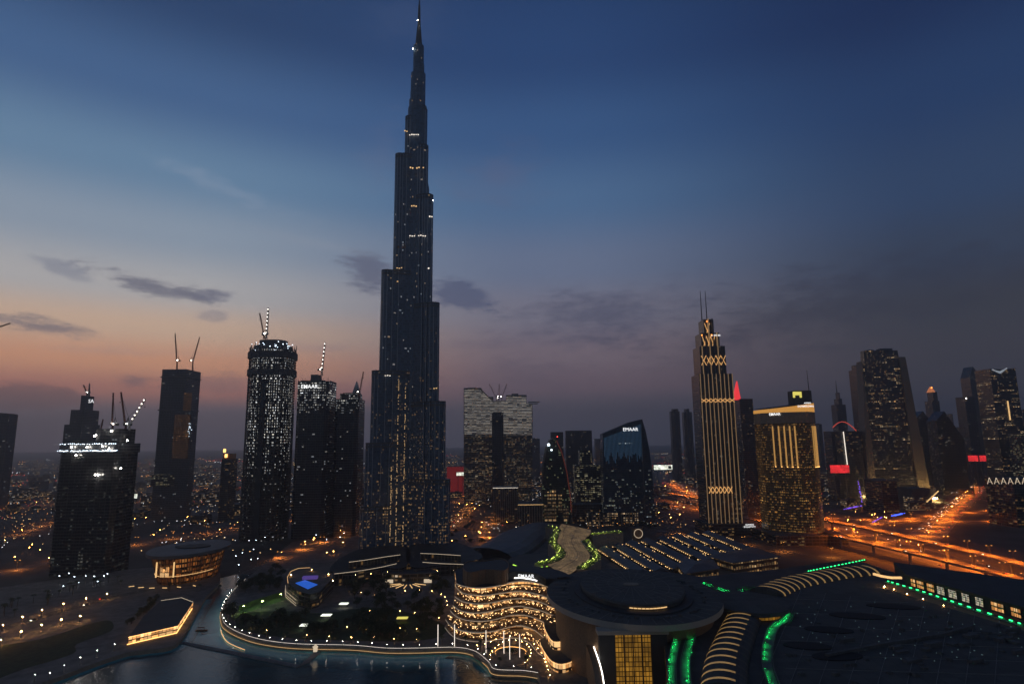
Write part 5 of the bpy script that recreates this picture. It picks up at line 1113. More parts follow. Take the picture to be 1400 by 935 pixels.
# opera-like oval glass hall
ov = P(260, 748, 34); t = thing('oval_hall', 'oval glass concert hall glowing orange under a flat grey overhanging roof', 'concert hall', (*P(262, 770, 3), 3))
def lens(cx, cy, rx, ry, n=44): return [(cx + rx * cos(a) * (1 - .10 * abs(sin(a)) ** 2), cy + ry * sin(a)) for a in [2 * pi * k / n for k in range(n)]]
b = MB(); b.prism(lens(ov[0], ov[1], 39, 56), 31, 34, 0, 0); b.build('roof', 'roof_opera', t) if False else b.build('roof', M.setdefault('roof_opera', pbr('pale_metal_roof', (.13, .13, .14), .6, noise=.2, nscale=.05)), t)
b = MB(); b.prism(lens(ov[0] + 1, ov[1] + 4, 19, 13), 33.99, 35.2, 0); b.build('roof_plant', 'roof_dark', t)
b = MB(); b.prism(lens(ov[0] + 1, ov[1], 26, 42), 3, 31, 0, 0, lens(ov[0], ov[1], 33, 50)); b.build('glass_wall', 'opera', t)
b = MB(); o1, o2 = lens(ov[0] + 1, ov[1], 26.5, 42.6), lens(ov[0], ov[1], 33.6, 50.8)
for i in range(len(o1)): b.bar((*o1[i], 3), (*o2[i], 31), .6)
b.build('mullions', 'wood', t)
b = MB(); l3 = lens(ov[0] + .6, ov[1], 29.5, 46); b.path(lift([p for p in l3 if p[1] < ov[1] + 14][0:0] + [l3[i] for i in range(24, 44)], 12), .4); b.build('gallery_light', 'line_gold', t)
for k in (-1, 1): b = MB(); b.box(ov[0] + k * 9, ov[1] - 48.2, 12, 1.0, 1, 15); b.build('portal_light', 'line_gold', t)
b = MB(); b.box(ov[0] - 1, ov[1] - 47.2, 12, 9, 1, 10); b.build('portal_window', 'shop', t)
for k in range(6): p = (ov[0] - 34 + k * 13, ov[1] - 44 - 12 * sin(pi * (k + .5) / 6)); b = MB(); b.box(*p, 3.1, 5, .5, .5, (k - 2.5) * -.25); b.build('forecourt_lamp', 'line_gold', t)
# golden waterfront restaurant block
pl = [P(x, y, 8) for x, y in [(176, 870), (243, 855), (264, 823), (248, 817), (220, 821), (196, 842)]]
t = thing('waterfront_block', 'dark roofed waterfront restaurant block with golden lit walls along the channel', 'building', (*P(225, 850, 3), 3))
b = MB(); b.prism(pl, 3, 8, 0, 1); b.build('walls', ['shop', 'roof_dark'], t)
b = MB(); b.path(lift([(x, y - .6) for x, y in (pl[0], pl[1], pl[2])], 7.7), .18); b.path([(p[0] + 1, p[1] - 3, 3.6) for p in (pl[0], pl[1], pl[2])], .4); b.build('wall_light', 'glow_gold', t)
b = MB(); b.path(lift([pl[2], pl[3], pl[4]], 8.3), .25); b.build('roof_edge_light', 'edge_mid', t)
# club with rooftop pool
pl = [P(x, y, 16) for x, y in [(394, 797), (393, 789), (398, 781), (408, 777), (424, 776), (442, 779), (455, 784), (456, 789), (436, 809), (424, 812), (408, 808)]]
t = thing('pool_club', 'curved club house with a glowing blue rooftop pool', 'building', (*P(425, 815, 3), 3.5)); b = MB(); b.prism(pl, 3.5, 16, 0, 1); b.build('walls', ['low_dim', 'paving'], t)
b = MB(); po = [P(x, y, 16.1) for x, y in [(404, 797), (417, 793), (434, 799), (421, 805)]]; b.prism(po, 15.99, 16.5); b.build('pool', M.setdefault('pool', pbr('lit_pool_water', (.02, .1, .4), .1, emit=(.04, .20, 1), es=.5)), t)
b = MB(); c = P(424, 791, 16); b.box(c[0], c[1], 16.01, 14, 6, 2.6, .1); b.build('pool_cabana', M.setdefault('cabana', pbr('purple_lit_cabana', (.3, .2, .5), .7, emit=(.28, .16, .8), es=.22)), t)
b = MB(); b.path(lift(shrink(pl, 1.01)[:5], 16.3), .3); b.build('edge_light', 'line_gold', t)
b = MB(); (a_, c_) = pl[8], pl[7]; q0 = (a_[0] * .8 + c_[0] * .2, a_[1] * .8 + c_[1] * .2 - .4); q1 = (a_[0] * .35 + c_[0] * .65, a_[1] * .35 + c_[1] * .65 - .4); Lw = math.hypot(q1[0] - q0[0], q1[1] - q0[1]); b.face([(*q0, 5), (*q1, 5), (*q1, 12), (*q0, 12)], 0, [(0, 5), (Lw, 5), (Lw, 12), (0, 12)]); b.build('lit_window', 'win_white', t)
for k, (dz) in enumerate((9, 6, 4.2)): b = MB(); b.path(lift([(x - 1.2, y - 1.5) for x, y in [pl[-1], pl[0], pl[1]]], dz), .22); b.build('facade_light', 'edge_mid', t)
for x, y in ((398, 786), (426, 779), (449, 785), (455, 794)): p = P(x, y, 17); b = MB(); b.ball((*p, 17.4), .3); b.build('deck_lamp', 'bollard', t)
# lime lit sports court
cp = [P(x, y, 3.56) for x, y in [(328, 840), (360, 829), (393, 818), (384, 815), (350, 825), (326, 834)]]; t = thing('sports_court', 'small lime lit sports court with a pale back wall in the park', 'sports court', (*P(360, 830, 3.5), 3.5))
b = MB(); b.prism(cp, 3.5, 3.6); b.build('court', M.setdefault('court', pbr('court_surface', (.16, .26, .10), .8)), t)
b = MB(); ww = [P(x, y, 3.6) for x, y in [(326, 835), (350, 826), (386, 815)]]; b.ribbon(lift(ww, 3.6), lift(ww, 8)); b.ribbon(lift(ww, 8), lift(ww, 3.6)); b.build('back_wall', M.setdefault('court_wall', pbr('court_screen', (.22, .34, .12), .8)), t)
for x, y in ((333, 839), (359, 832), (384, 822)):
    p = P(x, y, 3.6); b = MB(); b.bar((p[0], p[1] - 2, 3.5), (p[0], p[1] - 2, 11), .2); b.box(p[0], p[1] - 1.4, 10.6, 1.6, .9, .4); po = b.build('floodlight_post', 'steel', t)
    b = MB(); b.box(p[0], p[1] - 1.2, 10.4, 1.3, .6, .18); b.build('lamp_head', M.setdefault('lime_flood', pbr('court_lamp', (.8, .9, .5), .5, emit=(.72, 1, .28), es=120)), po)
# entrance glow below the skyscraper
bollards([(462, 790), (500, 786), (540, 782)], 16.2, 12, 'gold lamp on the roof edge of the skyscraper podium', 'lamps on the podium roof')
bollards([(580, 782), (620, 781), (650, 778)], 16.2, 12, 'gold lamp on the roof edge of the skyscraper podium', 'lamps on the podium roof')
bollards([(420, 850), (450, 858), (500, 858), (540, 860), (580, 862)], 3.55, 12, 'low gold bollard lamp on the middle path of the park', 'bollard lamps on the middle path')
bollards([(480, 838), (520, 836), (560, 838), (600, 846)], 3.55, 12, 'low gold bollard lamp on the upper path of the park', 'bollard lamps on the upper path')
bollards([(740, 850), (770, 868), (792, 890), (800, 925)], 3.5, 5, 'low gold bollard lamp in the lane below the brown drum wall', 'bollard lamps below the drum')
t = thing('entrance_pavilion', 'fan shaped golden lit entrance court at the foot of the skyscraper', 'pavilion', (*P(558, 800, 3.5), 3.5)); c = P(558, 797, 3.5)
b = MB(); b.prism(oval(c[0], c[1] + 16, 30, 12, 30), 3.5, 12, 0, 1); b.build('pavilion', ['low', 'roof_dark'], t)
for k in range(7): a = radians(200 + k * 23); b = MB(); b.bar((c[0] + 8 * cos(a), c[1] + 8 * sin(a), 3.75), (c[0] + 21 * cos(a), c[1] + 24 * sin(a), 3.75), .5); b.build('light_spoke', 'line_gold', t)
for sx in (-1, 1): b = MB(); b.box(c[0] + sx * 20, c[1] + 2, 3.5, 8, .8, 3.4); b.build('lit_screen', 'edge_mid', t)
# lit walkway on the lake, floating jetty
c = [P(x, y, .6) for x, y in [(168, 893), (252, 878), (276, 883), (330, 894), (408, 910), (419, 904), (434, 891)]]; t = thing('lake_boardwalk', 'thin pale boardwalk zigzagging across the lake to the park', 'boardwalk', (*c[0], .05))
A, B_ = offset_line(c, 2.2), offset_line(c, -2.2); b = MB(); b.prism(A + B_[::-1], -.2, .7, 0); b.build('deck', 'concrete', t)
b = MB()
for p in A[::1] + B_: b.bar((*p, -.3), (*p, 1.7), .15)
b.path(lift(A, 1.6), .1); b.path(lift(B_, 1.6), .1); b.build('railing', 'steel', t)
p = P(431, 890, 3.6); tag(MB().box(*p, 3.5, 2.4, 2, 3).prism(oval(*p, 2, 2, 10), 6.5, 8.2, 0, 0, oval(*p, .2, .2, 10)).build('lit_kiosk', 'edge_mid'), 'small white lit kiosk where the boardwalk meets the park', 'kiosk')
for (x, y, w_, l) in ((446, 846, 13, 'pale lit kiosk left of the middle of the park'), (470, 830, 12, 'slim lit kiosk canopy near the pool club'), (417, 860, 12, 'bright yellow lit kiosk close to the lake promenade'), (550, 850, 14, 'greenish yellow lit kiosk on the park lawn below the terraces')):
    p = P(x, y, 3.6); t = thing('park_kiosk', l, 'kiosk', (*p, 3.5)); b = MB(); b.box(p[0], p[1] + 2, 3.5, w_ * .45, 4, 3.2); b.build('walls', 'concrete_d', t); b = MB(); b.box(*p, 6.7, w_ * .62, 6, .3); b.build('canopy', 'screen_white' if w_ < 14 else 'glow_lime_y', t); b = MB(); [b.bar((p[0] + sx * w_ * .27, p[1] - 2.6, 3.5), (p[0] + sx * w_ * .27, p[1] - 2.6, 6.7), .2) for sx in (-1, 1)]; b.build('posts', 'steel', t)
# ------------------------------------------------------------------ viaducts beside the highway
def viaduct(label, pts, z, w):
    c = smooth_poly([P(x, y, z) for x, y in pts], 8); t = thing('viaduct', label, 'viaduct', (*c[0], 0))
    A, B_ = offset_line(c, w / 2), offset_line(c, -w / 2); b = MB(); b.ribbon(lift(A, z), lift(B_, z)); b.ribbon(lift(B_, z - 1.8), lift(A, z - 1.8)); b.ribbon(lift(A, z - 1.8), lift(A, z)); b.ribbon(lift(B_, z), lift(B_, z - 1.8)); b.build('deck', ['asphalt_hw'], t)
    for l in (A, B_): b = MB(); b.path(lift(l, z + .5), .5); b.build('parapet', 'concrete', t)
    acc = 0
    for p, q in zip(c, c[1:]):
        acc += math.hypot(q[0] - p[0], q[1] - p[1])
        if acc > 42: acc = 0; b = MB(); b.box(q[0], q[1], 0, 2.2, 2.2, z - 2.6); b.box(q[0], q[1], z - 2.6, w * .75, 2.4, .9); b.build('pier', 'concrete', t)
    return c
vA = viaduct('upper orange lit viaduct crossing the right side behind the mall', [(905, 672), (1030, 694), (1137, 712), (1260, 738), (1399, 771), (1500, 800)], 15, 15)
vB = viaduct('lower orange lit viaduct running close behind the mall roof', [(1010, 706), (1060, 715), (1137, 731), (1260, 758), (1399, 792), (1500, 822)], 14, 12)

# ------------------------------------------------------------------ lamps
def lamp_proto(name, label, h, kind, group):
    t = thing(name, label, 'street lamp', (0, 0, 0), group)
    b = MB(); b.bar((0, 0, 0), (0, 0, h), .22, 0, .12); b.box(0, 0, 0, .5, .5, .5)
    if kind in ('road', 'street'):
        for s in (-1, 1): b.bar((0, 0, h - .2), (s * 2.6, 0, h + .3), .12)
        b.build('pole', 'steel', t)
        for s in (-1, 1):
            b = MB(); b.box(s * 2.9, 0, h + .12, 1.3, .6, .22, 0, 0); b.face([(s * 2.9 - .6, -.26, h + .11), (s * 2.9 - .6, .26, h + .11), (s * 2.9 + .6, .26, h + .11), (s * 2.9 + .6, -.26, h + .11)], 1); b.build('lamp_head', ['sodium_shell', 'sodium' if kind == 'road' else 'sodium_soft'], t)
    elif kind == 'flood':
        b.build('pole', 'steel', t); b = MB(); b.box(0, -.3, h, .7, .4, .3); b.build('lamp_head', 'bulb_cool', t)
    else:
        b.build('pole', 'steel', t); b = MB(); b.ball((0, 0, h + .2), .2 if kind == 'bulb_warm' else .3 if kind == 'town_bulb' else .13, 0, 8); b.build('lamp_head', kind, t)
    return t
em('town_bulb', (1, .36, .07), 150)
M['sodium_shell'] = pbr('sodium_lens', (.3, .2, .1), .5, emit=(1, .40, .08), es=3, sample=False)
_first = {}
def put_lamp(key, p, z, rz, name, label, h, kind, group):
    if key not in _first: t = _first[key] = lamp_proto(name, label, h, kind, group); t.location = (p[0], p[1], z); t.rotation_euler = (0, 0, rz); return t
    return copy_tree(_first[key], (p[0], p[1], z), rz, label, group)
def along(c, step, start=0.0):
    acc = -start; out = []
    for p, q in zip(c, c[1:]):
        L = math.hypot(q[0] - p[0], q[1] - p[1])
        if L == 0: continue
        while acc + L >= step:
            f = (step - acc) / L; p = (p[0] + (q[0] - p[0]) * f, p[1] + (q[1] - p[1]) * f); out.append((*p, atan2(q[1] - p[1], q[0] - p[0]))); L *= (1 - f); acc = 0
        acc += L
    return out
for c, z, lab, grp, step in ((hw_c, .06, 'tall double armed orange lamp along the middle of the wide highway', 'orange lamps along the highway', 66), (dg_c, .1, 'tall double armed orange lamp along the boulevard full of traffic at the right', 'orange lamps along the boulevard', 66), (loop_c, .18, 'tall orange lamp on the curving interchange road before the brownish block', 'orange lamps on the interchange road', 62), *[(c_, z_, 'orange lamp along a street at the foot of the towers', 'orange lamps along the tower streets', 62) for c_, z_ in zip(st_c[1:], (.08, .10, .12, .14, .16, .20, .22, .24, .26))], (ramp_c, .14, 'tall orange lamp beside the slip road behind the gold ribbed tower', 'orange lamps along the slip road', 66), (vA, 15, 'double armed orange lamp on the upper viaduct', 'orange lamps on the upper viaduct', 34), (vB, 14, 'double armed orange lamp on the lower viaduct', 'orange lamps on the lower viaduct', 36)):
    for (x, y, a) in along(c, step, 20):
        if y < 2200 and y > 470: k_ = 'street' if 'tower streets' in grp else 'road'; put_lamp(k_, (x, y), z, a + pi / 2, 'street_lamp', lab, 11, k_, grp)
for (pts, lab, grp, z) in (([(0, 879), (28, 867), (56, 858), (83, 850.5), (109, 845.5)], 'low warm globe lamp along the near edge of the street by the dark lawn', 'globe lamps along the lawn', 3.03), ([(3, 858), (30, 846.5), (57, 837), (86, 828), (117, 820), (146, 814)], 'warm globe lamp along the far side of the street by the dark lawn', 'globe lamps on the far kerb', 3.03), ([(47, 928), (67, 925.5), (87, 915), (109, 904), (132, 894), (156, 885)], 'small pale globe lamp along the lake promenade at the left', 'globe lamps on the west promenade', 3.03)):
    for (x, y) in pts: put_lamp('globe' + grp[-4:], P(x, y + 4, z), z, 0, 'street_lamp', lab, 4.2, 'bulb_warm' if 'pale' not in lab else 'bulb_white', grp)
e = smooth_poly([P(x, y, 3.5) for x, y in [(335, 792), (318, 808), (303, 832), (303, 848), (309, 857), (327, 867), (356, 876), (403, 882), (480, 884), (528, 888), (572, 888), (622, 887), (648, 892), (666, 906), (676, 917), (714, 919), (735, 922)]], 6)
edge_c = offset_line(e, .8)
for (x, y, a) in along(edge_c[6:], 11.5): put_lamp('prom', (x, y), 3.5, 0, 'street_lamp', 'small bright lamp on the string of lights along the park shore', 3.2, 'bulb_white', 'lamps along the park shore')
b = MB(); b.path(lift(edge_c, 4.6), .16); rl_o = thing('shore_railing', 'curving shore railing with a thin line of white light around the park', 'railing', (*edge_c[0], 3.5)); b.build('light_strip', 'line_white', rl_o); b = MB(); b.path(lift(offset_line(edge_c, -1.2), 1.6), .14); b.build('wall_light', 'line_gold', rl_o); b = MB()
for p in edge_c: b.bar((*p, 3.5), (*p, 4.7), .12)
b.path(lift(edge_c, 4.7), .1); b.build('railing', 'steel', rl_o)
b = MB(); l2 = offset_line(smooth_poly([P(x, y, .3) for x, y in [(301, 862), (304, 870), (310, 878), (321, 884), (334, 889)]], 5), .4); b.path(lift(l2, .8), .3); o = b.build('quay_light', 'line_gold'); tag(o, 'lower curved line of light along the quay at the tip of the park', 'light strip')
for (x, y) in ((80, 802), (86, 811), (101, 798), (107, 806), (116, 801), (133, 803), (141, 800), (146, 798), (128, 798), (93, 797), (322, 770), (331, 764), (346, 760), (352, 772), (343, 773), (326, 780), (350, 745), (362, 742), (420, 735), (432, 738), (446, 744), (470, 735), (478, 728), (488, 722), (455, 728), (440, 729), (465, 742), (492, 733), (375, 738), (340, 745)):
    put_lamp('flood', P(x, y, .1), .1, 0, 'flood_lamp', 'cold white flood lamp on a tall mast in the building sites by the towers', 10, 'flood', 'white flood lamps in the building sites').scale = (1, 1, R.uniform(.6, 1.1))
for (x, y) in [(R.uniform(600, 660), R.uniform(690, 765)) for _ in range(18)] + [(R.uniform(400, 500), R.uniform(738, 765)) for _ in range(8)] + [(R.uniform(190, 330), R.uniform(700, 742)) for _ in range(6)] + [(R.uniform(0, 70), R.uniform(745, 772)) for _ in range(6)] + [(R.uniform(-10, 200), R.uniform(672, 740)) for _ in range(14)] + [(R.uniform(900, 945), R.uniform(660, 715)) for _ in range(10)] + [(R.uniform(1150, 1240), R.uniform(690, 720)) for _ in range(10)] + [(R.uniform(690, 735), R.uniform(700, 740)) for _ in range(6)]:
    put_lamp('town', P(x, y, 0), 0, R.random() * 3, 'street_lamp', 'orange street lamp in the streets between the towers', 8, 'town_bulb', 'orange lamps in the streets between towers')

# ------------------------------------------------------------------ traffic
def car_proto(paint, label, group):
    b = MB(); b.prism([(-2.2, -.9), (2.2, -.9), (2.2, .9), (-2.2, .9)], .35, .85, 0, 0); b.prism([(-1.7, -.82), (1.1, -.82), (1.1, .82), (-1.7, .82)], .85, 1.45, 1, 0, [(-1.2, -.7), (.4, -.7), (.4, .7), (-1.2, .7)])
    for x in (-1.4, 1.4):
        for y in (-.85, .85): b.prism([(x + .34 * cos(a), y) for a in (0, 1)] if False else oval(x, y, .34, .12, 8), .02, .62, 3)
    for y in (-.62, .62): b.box(2.22, y, .5, .08, .42, .26, 0, 2); b.box(-2.22, y, .55, .08, .42, .24, 0, 4)
    o = b.build('car', [paint, 'black_glass', 'headlamp', 'roof_dark', 'taillamp']); return tag(o, label, 'car', group)
M['car_white'] = pbr('car_paint_white', (.5, .5, .5), .3); M['car_dark'] = pbr('car_paint_dark', (.06, .06, .07), .3)
cars = {}
def put_car(p, z, a, label, group):
    k = R.choice(('car_white', 'car_dark'))
    if k not in cars: o = cars[k] = car_proto(k, label, group); o.location = (p[0], p[1], z); o.rotation_euler = (0, 0, a); return
    copy_tree(cars[k], (p[0], p[1], z), a, label, group)
def traffic(c, z, offs, step, lab, grp, lo, hi, jam=1.0):
    for d, rev in offs:
        acc = R.uniform(0, step)
        for (x, y, a) in along(c, step * R.uniform(.9, 1.1), acc):
            if R.random() > .78 * jam or not lo < y < hi: continue
            j = R.uniform(-step * .4, step * .4); x += cos(a) * j - sin(a) * d; y += sin(a) * j + cos(a) * d
            put_car((x, y), z, a + (pi if rev else 0), lab[rev], grp[rev])
traffic(dg_c, .12, [(6, 1), (10, 1), (14, 1), (18, 1), (-6, 0), (-10, 0), (-14, 0), (-18, 0)], 92, ('car driving away with red tail lamps on the busy boulevard at the right', 'car coming closer with white headlamps on the busy boulevard at the right'), ('cars driving away on the boulevard', 'cars coming closer on the boulevard'), 1000, 2700)
traffic(hw_c, .08, [(10, 0), (18, 0), (26, 0), (-10, 1), (-18, 1), (-26, 1)], 190, ('car driving away on the wide orange lit highway', 'car coming closer on the wide orange lit highway'), ('cars driving away on the highway', 'cars coming closer on the highway'), 560, 2400)
for c, z, w in ((vA, 15.02, 'upper'), (vB, 14.02, 'lower')): traffic(c, z, [(2.5, 1), (-2.5, 0)], 90, (f'car driving away on the {w} viaduct', f'car coming closer on the {w} viaduct'), (f'cars driving away on the {w} viaduct', f'cars coming closer on the {w} viaduct'), 540, 1700)
for c, z in ((st_c[0], 3.05), (st_c[3], .14), (st_c[2], .12)): traffic(c, z, [(2.5, 0), (-2.5, 1)], 38, ('car with lit lamps in a street by the tower district, driving away', 'car with white headlamps in a street by the tower district'), ('cars driving away in the tower streets', 'cars coming closer in the tower streets'), 380, 1300)

# ------------------------------------------------------------------ trees
def tree_proto(seed, h, r, mat, label, group):
    q = random.Random(seed); t = thing('tree', label, 'tree', (0, 0, 0), group); b = MB(); b.bar((0, 0, -.2), (0, 0, h * .45), .5, 0, .3)
    cl = []
    for k in range(7):
        a = k * 2.4 + q.random(); e = (cos(a) * r * q.uniform(.35, .7), sin(a) * r * q.uniform(.35, .7), h * q.uniform(.5, .9)); b.bar((0, 0, h * q.uniform(.3, .45)), e, .22, 0, .07); cl.append(e)
    cl.append((0, 0, h * .85)); b.build('trunk', 'trunk', t); b = MB()
    for e in cl:
        for k in range(34):
            p = V(e) + V((q.gauss(0, r * .22), q.gauss(0, r * .22), q.gauss(0, h * .09))); n = V((q.gauss(0, 1), q.gauss(0, 1), q.gauss(0, 1) + .5)).normalized(); x = n.orthogonal().normalized(); y = n.cross(x); s = q.uniform(.35, .75)
            b.face([p + x * s, p + y * s * .6, p - x * s, p - y * s * .6])
    b.build('crown', mat, t); return t
def palm_proto(seed, h, label, group):
    q = random.Random(seed); t = thing('palm_tree', label, 'palm tree', (0, 0, 0), group); b = MB(); pts = [(sin(k / 6) * .5, 0, h * k / 6) for k in range(7)]
    for i, (a, c) in enumerate(zip(pts, pts[1:])): b.bar(a, c, .42 - .03 * i, 0, .39 - .03 * i)
    b.build('trunk', 'trunk', t); b = MB(); T = V(pts[-1])
    for k in range(16):
        a = k * 2 * pi / 16 + q.uniform(-.15, .15); up = q.uniform(.1, .9); L = q.uniform(2.4, 3.2); pr = None
        for j in range(6):
            f = j / 5; c = T + V((cos(a) * L * f, sin(a) * L * f, up * 1.6 * f - 2.4 * f * f * (1.2 - up * .5))); w = .42 * sin(pi * (.12 + .85 * f)); s = V((-sin(a), cos(a), 0)) * w
            cur = (c + s - V((0, 0, w * .5)), c, c - s - V((0, 0, w * .5)))
            if pr: b.face([pr[0], pr[1], cur[1], cur[0]]); b.face([pr[1], pr[2], cur[2], cur[1]])
            pr = cur
    b.build('crown', 'palm', t); return t
protos = {}
def put_tree(kind, p, z, s, label, group):
    k = (kind, R.randrange(3))
    if k not in protos:
        t = protos[k] = palm_proto(k[1], 8.0, label, group) if kind == 'palm' else tree_proto(k[1] + (10 if kind == 'b' else 0), 7.5, 4.2, 'leaf' if kind == 'a' else 'leaf2', label, group)
        t.location = (*p, z); t.scale = (s,) * 3; t['label'] = label; t['group'] = group; return
    copy_tree(protos[k], (*p, z), R.uniform(0, 6), label, group, scale=s)
def inpoly(x, y, pl):
    r = False; n = len(pl)
    for i in range(n):
        (a, b_), (c, d) = pl[i], pl[(i + 1) % n]
        if (b_ > y) != (d > y) and x < (c - a) * (y - b_) / (d - b_) + a: r = not r
    return r
NO = [[(385, 772), (462, 772), (462, 835), (385, 835)], [(322, 810), (396, 808), (396, 846), (322, 848)], [(530, 785), (590, 785), (590, 815), (530, 815)], [(440, 822), (486, 822), (486, 852), (405, 866)], [(530, 842), (572, 842), (572, 858), (530, 858)]]
def grove(pl, n, kinds, z, label, group, smin=.8, smax=1.25):
    xs, ys = [p[0] for p in pl], [p[1] for p in pl]; k = 0; tries = 0
    while k < n and tries < 4000:
        tries += 1; x, y = R.uniform(min(xs), max(xs)), R.uniform(min(ys), max(ys))
        if not inpoly(x, y, pl) or any(inpoly(x, y, q) for q in NO): continue
        put_tree(R.choice(kinds), P(x, y, z), z, R.uniform(smin, smax), label, group); k += 1
grove([(316, 815), (330, 800), (400, 838), (470, 815), (590, 812), (606, 832), (600, 862), (540, 874), (440, 872), (350, 866), (308, 846)], 120, 'aab', 3.5, 'dark leafy tree in the lakeside park', 'trees in the lakeside park')
grove([(330, 795), (380, 775), (392, 785), (390, 805), (335, 812)], 26, 'ab', 3.5, 'dark leafy tree between the channel and the pool club', 'trees by the pool club')
grove([(470, 798), (535, 796), (535, 812), (480, 815)], 22, 'ab', 3.5, 'leafy tree left of the golden entrance court', 'trees left of the entrance court')
grove([(585, 790), (612, 788), (612, 808), (588, 812)], 12, 'ab', 3.5, 'leafy tree between the entrance court and the terraces', 'trees right of the entrance court')
grove([(185, 852), (200, 840), (222, 814), (235, 808), (205, 818), (176, 845), (168, 862)], 18, 'b', 3.0, 'dense shrub-like tree behind the golden waterfront block', 'trees behind the waterfront block', .5, .8)
grove([(0, 830), (60, 815), (150, 795), (190, 800), (120, 812), (0, 850)], 22, ['palm'], 3.0, 'palm tree along the street at the left', 'palm trees along the left street')
for (x, y, a) in along(edge_c[10:], 17, 6): put_tree('palm', (x - sin(a) * 0 + 0, y + 7), 3.5, R.uniform(.7, .95), 'palm tree along the park shore promenade', 'palm trees along the park shore')
for x, y in [(R.uniform(190, 315), R.uniform(772, 812)) for _ in range(14)]:
    if y > 803: put_tree('palm', P(x, y, 3), 3, R.uniform(.7, 1), 'palm tree on the forecourt of the oval glass hall', 'palm trees by the oval hall')
grove([(600, 715), (660, 700), (668, 745), (640, 765), (610, 760)], 26, 'ab', .1, 'leafy tree in the orange lit streets right of the skyscraper', 'trees in the streets right of the skyscraper')
grove([(945, 714), (1032, 716), (1034, 728), (945, 726)], 18, ['palm', 'b'], .1, 'tree at the foot of the gold ribbed tower', 'trees by the gold ribbed tower')
grove([(830, 716), (900, 712), (905, 722), (850, 724)], 14, ['palm', 'a'], .1, 'tree at the foot of the blue glass office', 'trees by the blue office')
# boats
t = thing('wooden_boat', 'small dark wooden boat with a canopy on the channel left of the park', 'boat', (*P(275, 862, .1), .1)); c = P(275, 862, .1); b = MB(); b.prism([(c[0] - 4, c[1] - .8), (c[0] + 3.4, c[1] - .9), (c[0] + 4.6, c[1]), (c[0] + 3.4, c[1] + .9), (c[0] - 4, c[1] + .8)], 0, .9, 0, 0, [(c[0] - 4.3, c[1] - 1.1), (c[0] + 3.6, c[1] - 1.2), (c[0] + 5.6, c[1]), (c[0] + 3.6, c[1] + 1.2), (c[0] - 4.3, c[1] + 1.1)]); b.build('hull', 'wood', t)
b = MB(); b.box(c[0] - .3, c[1], 2.6, 5.4, 2.2, .2); [b.bar((c[0] - .3 + sx * 2.4, c[1] + sy, .9), (c[0] - .3 + sx * 2.4, c[1] + sy, 2.6), .12) for sx in (-1, 1) for sy in (-.9, .9)]; b.build('canopy', 'wood', t)

# ------------------------------------------------------------------ tower cranes
def crane(label, base, tip, mast_px, Y, lit=False, color='crane', mastw=2.0):
    """luffing crane: mast foot and jib tip as seen, at the distance of its tower"""
    f, top, e = W(*base, Y), W(base[0], base[1] - mast_px, Y), W(*tip, Y); t = thing('tower_crane', label, 'crane', f)
    def lattice(b, a, c, w, n):
        a, c = V(a), V(c); d = (c - a).normalized(); x = d.cross(V((0, 1, 0))); x = x.normalized() if x.length > .1 else V((1, 0, 0)); y = d.cross(x)
        co = [(x * i + y * j) * w / 2 for i, j in ((-1, -1), (1, -1), (1, 1), (-1, 1))]
        for k in co: b.bar(a + k, c + k * .5, .55 * w / 2)
        for i in range(n):
            p, q = a.lerp(c, i / n), a.lerp(c, (i + 1) / n); s1, s2 = co[i % 4], co[(i + 1) % 4]; b.bar(p + s1, q + s2, .3 * w / 2); b.bar(p + s2, q + co[(i + 2) % 4], .3 * w / 2)
    b = MB(); lattice(b, (f.x, f.y, f.z - 2), top, mastw, 5); b.build('mast', color, t)
    sx = 1 if e.x > top.x else -1
    b = MB(); b.box(top.x - sx * 2.2, top.y, top.z, 9, 3.2, 1.2); b.box(top.x - sx * 5.4, top.y, top.z - .8, 2.8, 3.2, 3); b.build('counterweight_deck', 'steel', t)
    b = MB(); b.box(top.x + sx * 1.6, top.y - 1.9, top.z + 1.2, 1.8, 1.8, 2.2); b.build('cab', 'white', t)
    b = MB(); lattice(b, (top.x + sx * .8, top.y, top.z + 1), e, mastw * .85, 10); b.build('jib', color, t)
    ap = V((top.x - sx * 2.6, top.y, top.z + 9)); b = MB(); b.bar((top.x - sx * .5, top.y, top.z + 1), ap, .5); b.bar((top.x - sx * 5, top.y, top.z + 1), ap, .4); b.bar(ap, V(top).lerp(e, .85) + V((0, 0, .5)), .2); b.build('tie_frame', 'steel', t)
    b = MB(); h = e - V((0, 0, (e.z - top.z) * .3)); b.bar(e, h, .15); b.box(h.x, h.y, h.z - 1, .8, .8, 1); b.build('hook_line', 'steel', t)
    if lit:
        for k in range(7): b = MB(); b.ball(V(top).lerp(e, (k + .6) / 7) + V((0, -1.6, 0)), .75, 0, 5); b.build('jib_lamp', 'glow_white', t)
    b = MB(); b.ball(top + V((sx * -2, -2.2, 1.5)), .6, 0, 5); b.build('deck_lamp', 'bulb_white', t)
crane('thin crane with an upright jib on the left of the amber recess tower roof', (242, 505.5), (239.5, 456), 12, 1290)
crane('thin crane leaning right on the amber recess tower roof', (263.5, 505.5), (273, 461), 12, 1292)
crane('crane with a jib outlined in white lamps on the rounded unfinished tower', (364, 462), (367, 421), 4, 985, True, 'crane_w', 2.6)
crane('dark crane leaning left behind the lit jib on the rounded unfinished tower', (361, 462), (355, 428), 5, 1000)
crane('small crane with lamps along its jib on the white sign tower', (440, 512), (444.5, 468), 6, 1010, True, 'crane_w', 2.4)
crane('crane with a tilted jib behind the dark lit tower', (491, 545), (497, 508), 8, 1030)
crane('crane with a nearly vertical jib on the broad block under construction', (154, 586), (155, 537), 5, 756, False, 'crane', 1.6)
